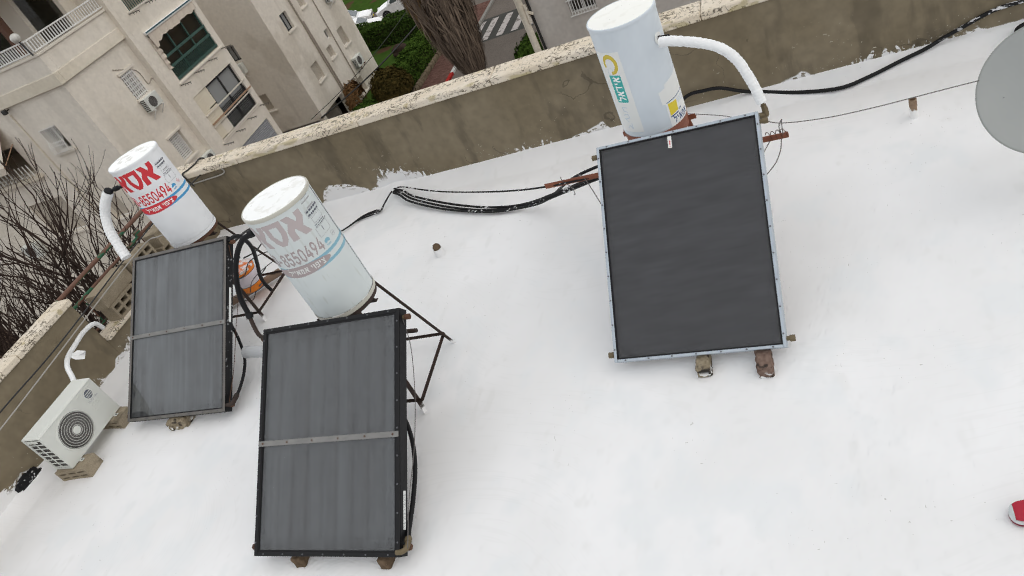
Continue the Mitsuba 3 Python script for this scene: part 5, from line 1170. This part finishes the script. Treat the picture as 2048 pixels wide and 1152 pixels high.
wall_ac('white air conditioner on the wall under the barred window of the beige building', (-23.5, 22.62, -2.22), np.array([0, 1.0, 0]), np.array([1.0, 0, 0]), .80, .52, .30)
wall_ac('small air conditioner under the lower slatted window of the beige building', (-23.5, 23.35, -5.35), np.array([0, 1.0, 0]), np.array([1.0, 0, 0]), .72, .50, .28)
wall_ac('air conditioner behind the bare branches on the beige building', (-31.9, 20.3, -5.6), np.array([1.0, 0, 0]), np.array([0, -1.0, 0]), 1.0, .62, .34)

# ---------------- building B: the block behind it
B_ = thing('apartment_building', 'plain grey beige apartment block with small windows behind the balcony bay', 'building')
XB2, YB2 = -24.6, 33.9
hB = [(35.32, 36.08, -4.2, -3.25), (35.35, 36.2, -7.25, -6.28), (37.56, 38.2, -3.8, -2.9), (38.34, 38.84, -6.05, -5.52), (37.65, 38.3, -6.95, -6.28), (39.58, 40.36, -7.08, -6.04), (38.5, 39.5, -9.85, -8.92)]
part(B_, 'wall', wall_with_holes('x', XB2, .25, YB2, 41.9, -8.65, 4, hB, 1), 'mat_house_b')
hB2 = [(-27.76, -27.12, -4.3, -3.44), (-27.7, -27.08, -7.4, -6.4)]
part(B_, 'wall', wall_with_holes('y', YB2, .25, -36, XB2 - .252, -8.75, 4, hB2, -1), 'mat_house_b')
part(B_, 'wall', wall_with_holes('x', XB2 - .001, .25, 37.0, 41.9, GZ, -8.652, [(38.5, 39.5, -9.85, -8.92)], 1), 'mat_house_b')
part(B_, 'wall', bx(-36, XB2 - .253, 41.6, 41.85, GZ, 4), 'mat_house_b')
part(B_, 'wall', bx(-36, -25.6, 37.0, 37.2, GZ, -8.76), 'mat_house_b'); part(B_, 'floor_slab', bx(-36, XB2 - .26, YB2 + .26, 41.5, -8.74, -8.5), 'mat_house_b')
part(B_, 'wall', bx(-36.2, -36.002, YB2 + .01, 41.8, GZ, 4), 'mat_house_b'); part(B_, 'room_partition', bx(-26.4, -26.2, YB2 + .27, 41.5, -8.49, 3.9), 'mat_room_wall')
part(B_, 'column', bx(-24.95, -24.62, 33.95, 34.25, GZ, -8.76), 'mat_stone_trim'); part(B_, 'column', bx(-24.9, -24.62, 36.75, 36.98, GZ, -8.652), 'mat_stone_trim')
part(B_, 'roof', bx(-36, XB2 + .1, YB2 - .1, 42, 4.002, 4.2), 'mat_house_b')
win_x(B_, XB2, 35.32, 36.08, -4.2, -3.25, 'black'); win_x(B_, XB2, 35.35, 36.2, -7.25, -6.28, 'blind'); win_x(B_, XB2, 37.56, 38.2, -3.8, -2.9, 'blind'); win_x(B_, XB2, 38.34, 38.84, -6.05, -5.52, 'vent', False)
win_x(B_, XB2, 37.65, 38.3, -6.95, -6.28, 'blind'); win_x(B_, XB2, 39.58, 40.36, -7.08, -6.04, 'blind'); win_x(B_, XB2, 38.5, 39.5, -9.85, -8.92, 'blind')
win_y(B_, YB2, -27.76, -27.12, -4.3, -3.44, 'black', False); win_y(B_, YB2, -27.7, -27.08, -7.4, -6.4, 'blind')
part(B_, 'drain_pipe', tube([(XB2 + .05, 36.75, 3.5), (XB2 + .05, 36.9, -8.6), (XB2 + .05, 36.92, GZ)], .05, 8, 1), 'mat_pipe_beige', smooth=40)
part(B_, 'drain_pipe', tube([(XB2 + .05, 36.98, -4.3), (XB2 + .05, 37.12, GZ)], .045, 8, 1), 'mat_pipe_beige', smooth=40)
part(B_, 'drain_pipe', tube([(XB2 + .04, 38.95, 3.5), (XB2 + .04, 38.92, GZ)], .03, 8, 1), 'mat_pipe_beige', smooth=40)
wall_ac('air conditioner with a rusty bracket low on the grey beige block', (XB2, 39.35, -8.5), np.array([0, 1.0, 0]), np.array([1.0, 0, 0]), .85, .62, .34, True)
wall_ac('air conditioner high on the grey beige block at the upper edge', (XB2, 40.1, -4.6), np.array([0, 1.0, 0]), np.array([1.0, 0, 0]), .85, .6, .34)
wall_ac('dusty air conditioner in the gap between the two apartment buildings', (-27.85, 33.9, -5.0), np.array([1.0, 0, 0]), np.array([0, -1.0, 0]), .68, .55, .3)
# ---------------- building C: across, beyond the back parapet
C_ = thing('apartment_building', 'plain grey wall of a house with a barred window behind the pale blue tank', 'building')
part(C_, 'wall', wall_with_holes('y', 27.0, .25, -9.0, 16, GZ, 1.0, [(-7.5, -6.5, -5.3, -4.2)], -1), 'mat_house_c')
part(C_, 'wall', wall_with_holes('x', -9.0, .25, 27.252, 38, GZ, 1.0, [], -1), 'mat_house_c')
part(C_, 'wall', bx(16.001, 16.2, 27, 38, GZ, 1), 'mat_house_c'); part(C_, 'wall', bx(-9, 16, 38.001, 38.2, GZ, 1), 'mat_house_c'); part(C_, 'roof', bx(-8.7, 16, 27.3, 38, .8, .98), 'mat_house_c')
win_y(C_, 27.0, -7.5, -6.5, -5.3, -4.2, 'bars', False)
part(C_, 'corner_post', tube([(-9.20, 26.80, 1.0), (-9.14, 26.80, GZ)], .14, 12, 1), 'mat_house_band', smooth=40)
part(C_, 'drain_pipe', tube([(-8.93, 26.93, 1.0), (-8.86, 26.93, GZ)], .05, 8, 1), 'mat_black_trim', smooth=40)
part(C_, 'drain_pipe', tube([(-2.2, 26.93, 1.0), (-2.2, 26.93, GZ)], .05, 8, 1), 'mat_house_band', smooth=40)
part(C_, 'bracket', cat(bar((-8.98, 26.74, -4.3), (-8.98, 26.72, -5.0), .08), bar((-8.95, 26.74, -4.6), (-8.85, 26.9, -4.75), .10)), 'mat_house_band')
# lines slung between the houses
for i, (a, b, s, r_) in enumerate((((-24.5, 33.6, -8.55), (-17.5, 44.5, -6.2), .5, .042), ((-24.6, 32.9, -8.2), (-20.2, 44.5, -6.4), .4, .018))):
    k_ = thing('overhead_cable', ['thick black cable slung past the grey beige block', 'thin black cable slung past the grey beige block'][i], 'cable')
    t = np.linspace(0, 1, 9)[:, None]; P = np.array(a) * (1 - t) + np.array(b) * t; P[:, 2] -= s * 4 * (t * (1 - t))[:, 0]
    part(k_, 'strand', tube(P, r_, 6, 2), 'mat_cable_black')

# ================================================================== PLANTS
def leaves(P, N, size, seed, jitter=.6):
    """one quad per point P, facing about N"""
    R_ = np.random.RandomState(seed); n = len(P)
    N = N + jitter * R_.normal(size=(n, 3)); N /= np.linalg.norm(N, axis=1, keepdims=True)
    u = np.cross(N, R_.normal(size=(n, 3))); u /= np.linalg.norm(u, axis=1, keepdims=True); v = np.cross(N, u)
    s = size * R_.uniform(.6, 1.3, (n, 1)); u = u * s; v = v * s * .6
    V = np.stack([P - u, P - v * .8, P + u, P + v * .8], 1).reshape(-1, 3)
    i = np.arange(n)[:, None] * 4; F = np.vstack([i + [0, 1, 2], i + [0, 2, 3]])
    return trimesh.Trimesh(V, F, process=False)
def blob_leaves(c, ext, n, size, seed, box=False):
    R_ = np.random.RandomState(seed); d = R_.normal(size=(n, 3)); d[:, 2] = np.where(R_.rand(n) < .85, np.abs(d[:, 2]), d[:, 2]); d /= np.linalg.norm(d, axis=1, keepdims=True)
    if box: q = d / np.abs(d).max(1, keepdims=True) ** .75
    else: q = d
    lump = .62 + .66 * meshkit.fbm(q * 3.2 + seed, 4, seed)
    P = q * (lump * R_.uniform(.72, 1.02, n) ** .6)[:, None] * np.array(ext) / 2 + np.array(c)
    return leaves(P, d, size, seed)
def hedge(label, a, b, wd, ht, n, seed, m='mat_leaf_green', cat_='hedge'):
    k_ = thing('hedge', label, cat_)
    a, b = np.array(a, float), np.array(b, float); L_ = np.linalg.norm(b - a); u = (b - a) / L_; v = np.array([-u[1], u[0], 0])
    R_ = np.random.RandomState(seed); t, s, h = R_.uniform(0, 1, n), R_.uniform(-1, 1, n), R_.uniform(0, 1, n)
    pick = R_.rand(n)
    s = np.where(pick < .5, np.sign(s) * (1 - .18 * R_.rand(n) ** 2), s); h = np.where(pick >= .5, 1 - .2 * R_.rand(n) ** 2, h)
    q = np.stack([t * L_, s * wd / 2, h * ht], 1); lump = meshkit.fbm(q * 1.3 + seed, 3, seed)
    q[:, 1] *= .82 + .36 * lump; q[:, 2] *= .84 + .32 * lump
    P = a + q[:, :1] * u + q[:, 1:2] * v + q[:, 2:] * np.array([0, 0, 1])
    N = np.where((pick < .5)[:, None], np.sign(s)[:, None] * v, np.array([[0, 0, 1.0]]))
    part(k_, 'leaves', leaves(P, N, .085, seed), m)
    part(k_, 'stems_dark_core', cat([tube([a + u * L_ * (i + .5) / 9 + v * R_.uniform(-.2, .2), a + u * L_ * (i + .5) / 9 + v * R_.uniform(-.2, .2) + [0, 0, ht * .8]], .04, 5, 1) for i in range(9)] + [xf(bx(0, L_, -wd * .33, wd * .33, .1, ht * .72), frame(a, u, v, [0, 0, 1]))]), 'mat_bark')  # stem tubes plus a solid bark-coloured core, dark in place of inner shade
hedge('dark green hedge between the parked cars and the lawn', (-28.6, 47.7, GZ), (-21.4, 46.9, GZ), 1.5, 1.5, 11000, 3, 'mat_leaf_dark')
hedge('tall green hedge along the reddish pavement beside the palm', (-20.55, 42.6, GZ), (-20.75, 36.6, GZ), 1.25, 1.6, 11000, 5)
k_ = thing('bush', 'rounded brownish bush at the end of the green hedge', 'bush')
part(k_, 'leaves', blob_leaves((-21.0, 35.9, -9.3), (2.7, 2.9, 2.9), 5200, .11, 7), 'mat_leaf_brown'); part(k_, 'stems_dark_core', rock((-21.0, 35.9, -9.4), (1.5, 1.6, 1.5), 3), 'mat_bark')  # solid bark-coloured lump inside, standing in for shade in the gaps between leaves
k_ = thing('bush', 'rust coloured climbing plant on the corner of the grey beige block', 'bush')
part(k_, 'leaves', blob_leaves((-24.35, 37.4, -9.6), (.5, 2.6, 2.4), 620, .13, 9), 'mat_leaf_rust')
k_ = thing('bush', 'small green bush just beyond the coping, left of the brownish bush', 'bush')
part(k_, 'leaves', blob_leaves((-22.3, 34.8, -9.6), (2.6, 1.8, 1.4), 2600, .10, 10), 'mat_leaf_green')
k_ = thing('bush', 'green bush beside the grey post at the road', 'bush')
part(k_, 'leaves', blob_leaves((-11.0, 32.0, -8.6), (2.4, 2.8, 2.8), 4500, .10, 12), 'mat_leaf_green')
k_ = thing('stump', 'dark weathered stump on the lawn between the hedges', 'stump')
scene[k_] = mikit.ply(rock((-23.75, 44.0, -9.75), (1.1, .8, .75), 5, 3, .35), 'mat_bark', smooth=40)
k_ = thing('garden_wall', 'low rough stone edging beside the reddish pavement', 'wall')
for i in range(22):
    y = 34.2 + i * .40
    part(k_, 'stone', rock((-20.0 + .03 * math.sin(i * 3.1), y, GZ + .22), (.30, .42, .42), i + 30, 2, .22), 'mat_rough_stone', smooth=40)

# palm: trunk, skirt of dead fronds, crown above
k_ = thing('palm_tree', 'palm trunk wearing a thick shaggy skirt of dead brown fronds', 'palm')
pc = np.array([-9.95, 22.0])
part(k_, 'trunk', tube([(pc[0] + .22, 22.0, GZ), (pc[0] + .20, 22.0, -5), (pc[0], 22.0, 0), (pc[0], 22.0, 1.6)], [.30, .24, .22, .24], 14, 4), 'mat_bark', smooth=50)
R_ = np.random.RandomState(4); V, F, UV = [], [], []
def skirt_r(z): return np.interp(z, [-4.6, -4.3, -3.8, -3.2, -2.4, -1.4, 0], [.12, .22, .44, .66, .84, 1.0, 1.05])
for i in range(5200):
    a = R_.uniform(0, 2 * math.pi); zt_ = R_.uniform(-3.9, .9) if R_.rand() < .93 else R_.uniform(-4.3, -3.6); L_ = R_.uniform(.35, 1.15); zb_ = max(zt_ - L_, -4.75 + .25 * R_.rand())
    lum = .88 + .26 * meshkit.noise(np.array([math.cos(a) * 2.2 + 9, math.sin(a) * 2.2 + 9, zt_ * .8]), 5); depth = R_.uniform(.80, 1.06) * lum; cxx = pc[0] + .20 * np.clip(-zb_ / 4.6, 0, 1)
    wd = R_.uniform(.012, .035); n_ = 5; i0 = len(V); da = R_.normal() * .13; bow = R_.uniform(-.02, .06); fl = R_.uniform(-.02, .13) * (R_.rand() < .5)
    for j in range(n_):
        t = j / (n_ - 1); z = zt_ + (zb_ - zt_) * t; rr_ = max((.35 * skirt_r(zt_) + .65 * skirt_r(z)) * depth, .10) + bow * math.sin(t * 3.1) + fl * t * t; aa = a + da * t
        cxj = pc[0] + .20 * np.clip(-z / 4.6, 0, 1); ww = wd * (1 - .75 * t) 
        p = np.array([cxj + rr_ * math.cos(aa), 22.0 + rr_ * math.sin(aa), z]); tn = np.array([-math.sin(aa), math.cos(aa), 0])
        V += [p - tn * ww, p + tn * ww]; UV += [(i / 5200 + .0001, t), (i / 5200 + .0001, t)]
    for j in range(n_ - 1): q = i0 + 2 * j; F += [(q, q + 1, q + 3), (q, q + 3, q + 2)]
part(k_, 'skirt', trimesh.Trimesh(V, F, process=False), 'mat_dead_frond', uv=np.array(UV), kind='stuff')
fr = []
for i in range(26):
    a = i * 2.399; el = R_.uniform(.1, 1.2); d_ = np.array([math.cos(a) * math.cos(el), math.sin(a) * math.cos(el), math.sin(el)]); b = np.array([pc[0], 22, 1.7]); L_ = 1.7
    P = [b + d_ * L_ * t + np.array([0, 0, -.9 * t * t * math.cos(el)]) for t in np.linspace(0, 1, 8)]
    for j in range(8):
        for s in np.linspace(-.5, .5, 7):
            tip = P[j] + .55 * (d_ * math.cos(s * 2) + np.cross(d_, [0, 0, 1]) * s * 2); fr.append(trimesh.Trimesh([P[j], (P[j] + tip) / 2 + [0, 0, .03], tip], [(0, 1, 2)], process=False)) if j > 4 else None
part(k_, 'crown', cat([f for f in fr if f is not None]), 'mat_leaf_green')

# bare tree beyond the left parapet
def bare_tree(label, base_, height, seed, nstem, spread, lean):
    k_ = thing('bare_tree', label, 'tree'); R2 = random.Random(seed); meshes, twigs = [], []
    def grow(p, d, L_, r, lev):
        n = max(3, int(L_ / .3)); P = [np.array(p)]; dd = norm(d)
        for i in range(n):
            dd = norm(dd + np.array([R2.gauss(0, .10), R2.gauss(0, .10), R2.gauss(.05, .07)])); P.append(P[-1] + dd * L_ / n)
        (meshes if lev < 2 else twigs).append(tube(P, [r, r * .72, r * .42 if lev < 3 else .004], 6 if lev < 2 else 4, 2, False))
        if lev >= 3: return
        for i in range([6, 6, 3][lev]):
            j = R2.randint(max(1, n // 4), n); ang = R2.uniform(.30, .75); az_ = R2.uniform(0, 6.28)
            s1 = norm(np.cross(dd, [math.cos(az_), math.sin(az_), .2])); nd = norm(P[j] - P[j - 1]) * math.cos(ang) + s1 * math.sin(ang)
            grow(P[j], nd + np.array([0, 0, .15]), L_ * R2.uniform(.34, .62), max(r * .50, .004), lev + 1)
    top = base_[2] + height * .42
    b = np.array(base_, float); fork = b + np.array([0, 0, height * .42])
    part(k_, 'trunk', tube([b, b + [.05, .1, height * .2], fork], [.22, .17, .14], 10, 4), 'mat_bark', smooth=50)
    for i in range(nstem):
        a = i * 2.399 + seed; d0 = np.array([math.cos(a) * spread * R2.uniform(.5, 1.1), math.sin(a) * spread * R2.uniform(.5, 1.1), 1.0]) + np.array(lean)
        grow(fork + [R2.uniform(-.08, .08), R2.uniform(-.08, .08), R2.uniform(-.6, .2)], d0, height * .58 * R2.uniform(.75, 1.05), .050, 0)
    part(k_, 'branch', cat(meshes), 'mat_bark', smooth=50); part(k_, 'twigs', cat(twigs), 'mat_bark', kind='stuff')
bare_tree('leafless tree with upright dark branches beyond the left parapet', (-11.6, 6.0, GZ), 9.6, 3, 25, .44, (-.05, -.04, 0))
bare_tree('lower leafless tree seen through the gap in the left parapet', (-10.3, 8.2, GZ), 7.9, 8, 8, .24, (-.06, 0, 0))

bare_tree('dense low leafless tree at the left edge behind the short parapet', (-12.6, 4.4, GZ), 8.8, 14, 22, .46, (.05, .1, 0))

# ================================================================== CARS
def car(label, pos, yaw, body=(4.2, 1.72, 1.48), hatch=False):
    k_ = thing('car', label, 'car'); L_, W_, H_ = body
    M = frame(pos, [math.cos(yaw), math.sin(yaw), 0], [-math.sin(yaw), math.cos(yaw), 0], [0, 0, 1])
    def q(name, m, b, **kw): return part(k_, name, xf(m, M), b, **kw)
    h = L_ / 2
    lower = [(-h, .35), (-h + .04, .72), (-h + .10, .92), (-h + .5, .97), (h - 1.15, .95), (h - .35, .80), (h - .05, .68), (h, .48), (h - .03, .28), (h - .5, .20), (-h + .5, .20), (-h + .05, .26)]
    cabin = [(-h + (.10 if hatch else .35), .95), (-h + (.28 if hatch else .95), H_ - .10), (-h + (.6 if hatch else 1.25), H_ - .01), (-.15, H_), (.35, H_ - .06), (h - 1.05, .95)]
    def loft_side(poly, w0, w1, zlo, zhi, rings=5):
        # extrude across the width, narrowing with height and rounding towards the sides
        poly = np.array(poly); V, n = [], len(poly)
        for s in (-1, -.94, -.6, 0, .6, .94, 1):
            rd = 1 - .035 * (abs(s) > .99); c = poly.mean(0)
            for x, z in poly:
                wv = w0 + (w1 - w0) * np.clip((z - zlo) / (zhi - zlo), 0, 1); px_ = c[0] + (x - c[0]) * rd * (1 - .03 * s * s); V.append((px_, s * wv, z if abs(s) < .99 else c[1] + (z - c[1]) * .97))
        F = []
        for i in range(6):
            for j in range(n): kx = (j + 1) % n; F += [(i * n + j, (i + 1) * n + kx, i * n + kx), (i * n + j, (i + 1) * n + j, (i + 1) * n + kx)]
        for off in (0, 6 * n):
            from_ = Polygon(poly); vs, fs = trimesh.creation.triangulate_polygon(Polygon(poly), engine='earcut')
            idx = [int(np.argmin(np.linalg.norm(poly - v, axis=1))) + off for v in vs]; F += [tuple(idx[t] for t in f) for f in fs]
        m = trimesh.Trimesh(V, F, process=False); m.fix_normals(); return m
    arches = [trimesh.creation.cylinder(.36, W_ + .1, sections=32, transform=frame((x, 0, .31), [1, 0, 0], [0, 0, 1], [0, -1, 0])) for x in (-h + .78, h - .82)]
    bod = loft_side(lower, W_ / 2, W_ / 2 - .03, .3, .95)
    try:
        bod2 = trimesh.boolean.difference([bod] + arches, engine='manifold')
        if len(bod2.faces) > 20: bod = bod2
    except Exception: pass
    q('body', bod, 'mat_car_white', smooth=35)
    q('roof', loft_side([(x, max(z, .93)) for x, z in cabin], W_ / 2 - .05, W_ / 2 - .22, .95, H_), 'mat_car_white', smooth=35)
    cb = np.array(cabin)
    def glass(a, b, t0, t1, y0=.62):   # a pane lying 8 mm proud of the sloped face from a to b
        a, b = np.array(a), np.array(b); d = b - a; nrm = np.array([-d[1], d[0]]); nrm = nrm / np.linalg.norm(nrm); nrm *= np.sign(np.dot(nrm, a - np.array([0, .9])) + 1e-9)
        P = []; 
        for t in (t0, t1):
            p = a + d * t + nrm * .012; yw = y0 * (1 - .13 * np.clip((p[1] - .95) / .5, 0, 1)); P += [(p[0], -yw, p[1]), (p[0], yw, p[1])]
        return trimesh.Trimesh(P, [(0, 1, 3), (0, 3, 2)], process=False)
    q('windscreen', glass(cb[5], cb[4], .10, .95, .70), 'mat_car_glass'); q('rear_window', glass(cb[0], cb[1], .15, .92, .66), 'mat_car_glass')
    for s in (-1, 1):
        z0_, z1_ = .98, H_ - .13; y0_, y1_ = (W_ / 2 - .048) * s, (W_ / 2 - .178) * s
        for x0, x1, x2, x3 in ((cb[1][0] + .12 - (.0 if hatch else .05), -.02, .0 - .04, cb[1][0] + .32), (.05, h - 1.30, cb[4][0] - .06, .05)):
            q('side_window', trimesh.Trimesh([(x0, y0_ + .012 * s, z0_), (x1, y0_ + .012 * s, z0_), (x2, y1_ + .012 * s, z1_), (x3, y1_ + .012 * s, z1_)], [(0, 1, 2), (0, 2, 3)], process=False), 'mat_car_glass')
        q('headlight', bx(h - .20, h - .02, s * (W_ / 2 - .42), s * (W_ / 2 - .10), .60, .74, .02), 'mat_label_white'); q('tail_light', bx(-h + .0, -h + .12, s * (W_ / 2 - .32), s * (W_ / 2 - .06), .66, .88, .02), 'mat_tail_red')
        q('mirror', bx(h - 1.42, h - 1.26, s * (W_ / 2 - .02), s * (W_ / 2 + .16), .96, 1.10, .03), 'mat_car_white')
        for x in (-h + .78, h - .82):
            wc = (x, s * (W_ / 2 - .11), .31)
            Mw = frame(wc, [1, 0, 0], [0, 0, 1], [0, -s, 0]) if s < 0 else frame(wc, [1, 0, 0], [0, 0, -1], [0, 1, 0])
            wh = q('wheel', xf(lathe([(.20, -.10), (.30, -.10), (.315, -.06), (.315, .06), (.30, .10), (.20, .10)], 28), Mw), 'mat_tyre', smooth=40)
            zz = .085 if s > 0 else .085
            part(wh, 'rim', xf(xf(cat(lathe([(.185, .06), (.205, .095), (.20, .10), (.18, .085)], 28), *[bar((.03 * math.cos(t), .03 * math.sin(t), .075), (.19 * math.cos(t), .19 * math.sin(t), .085), .045, .02) for t in np.arange(5) * 1.2566], lathe([(0, .09), (.045, .085), (.05, .06), (0, .06)], 16)), Mw), M), 'mat_wheel_rim', smooth=30)
            part(wh, 'well', xf(xf(lathe([(.34, -.12), (.34, -.13), (0, -.13)], 20), Mw), M), 'mat_black_trim')
    q('bumper', bx(h - .06, h + .02, -W_ / 2 + .15, W_ / 2 - .15, .32, .46, .02), 'mat_black_trim'); q('grille', bx(h - .03, h + .012, -.38, .38, .54, .64, .01), 'mat_black_trim')
    q('number_plate', bx(h + .021, h + .03, -.26, .26, .36, .46), 'mat_yellow_bright')
car('white hatchback parked beyond the hedge with its wheel showing', (-27.36, 54.2, GZ), math.radians(195), (4.0, 1.72, 1.55), True)
car('white car with a wide windscreen, nearest to the grey beige block', (-29.8, 50.5, GZ), math.radians(17))
car('white car between the two others, partly behind the grey beige block', (-32.0, 53.6, GZ), math.radians(17))
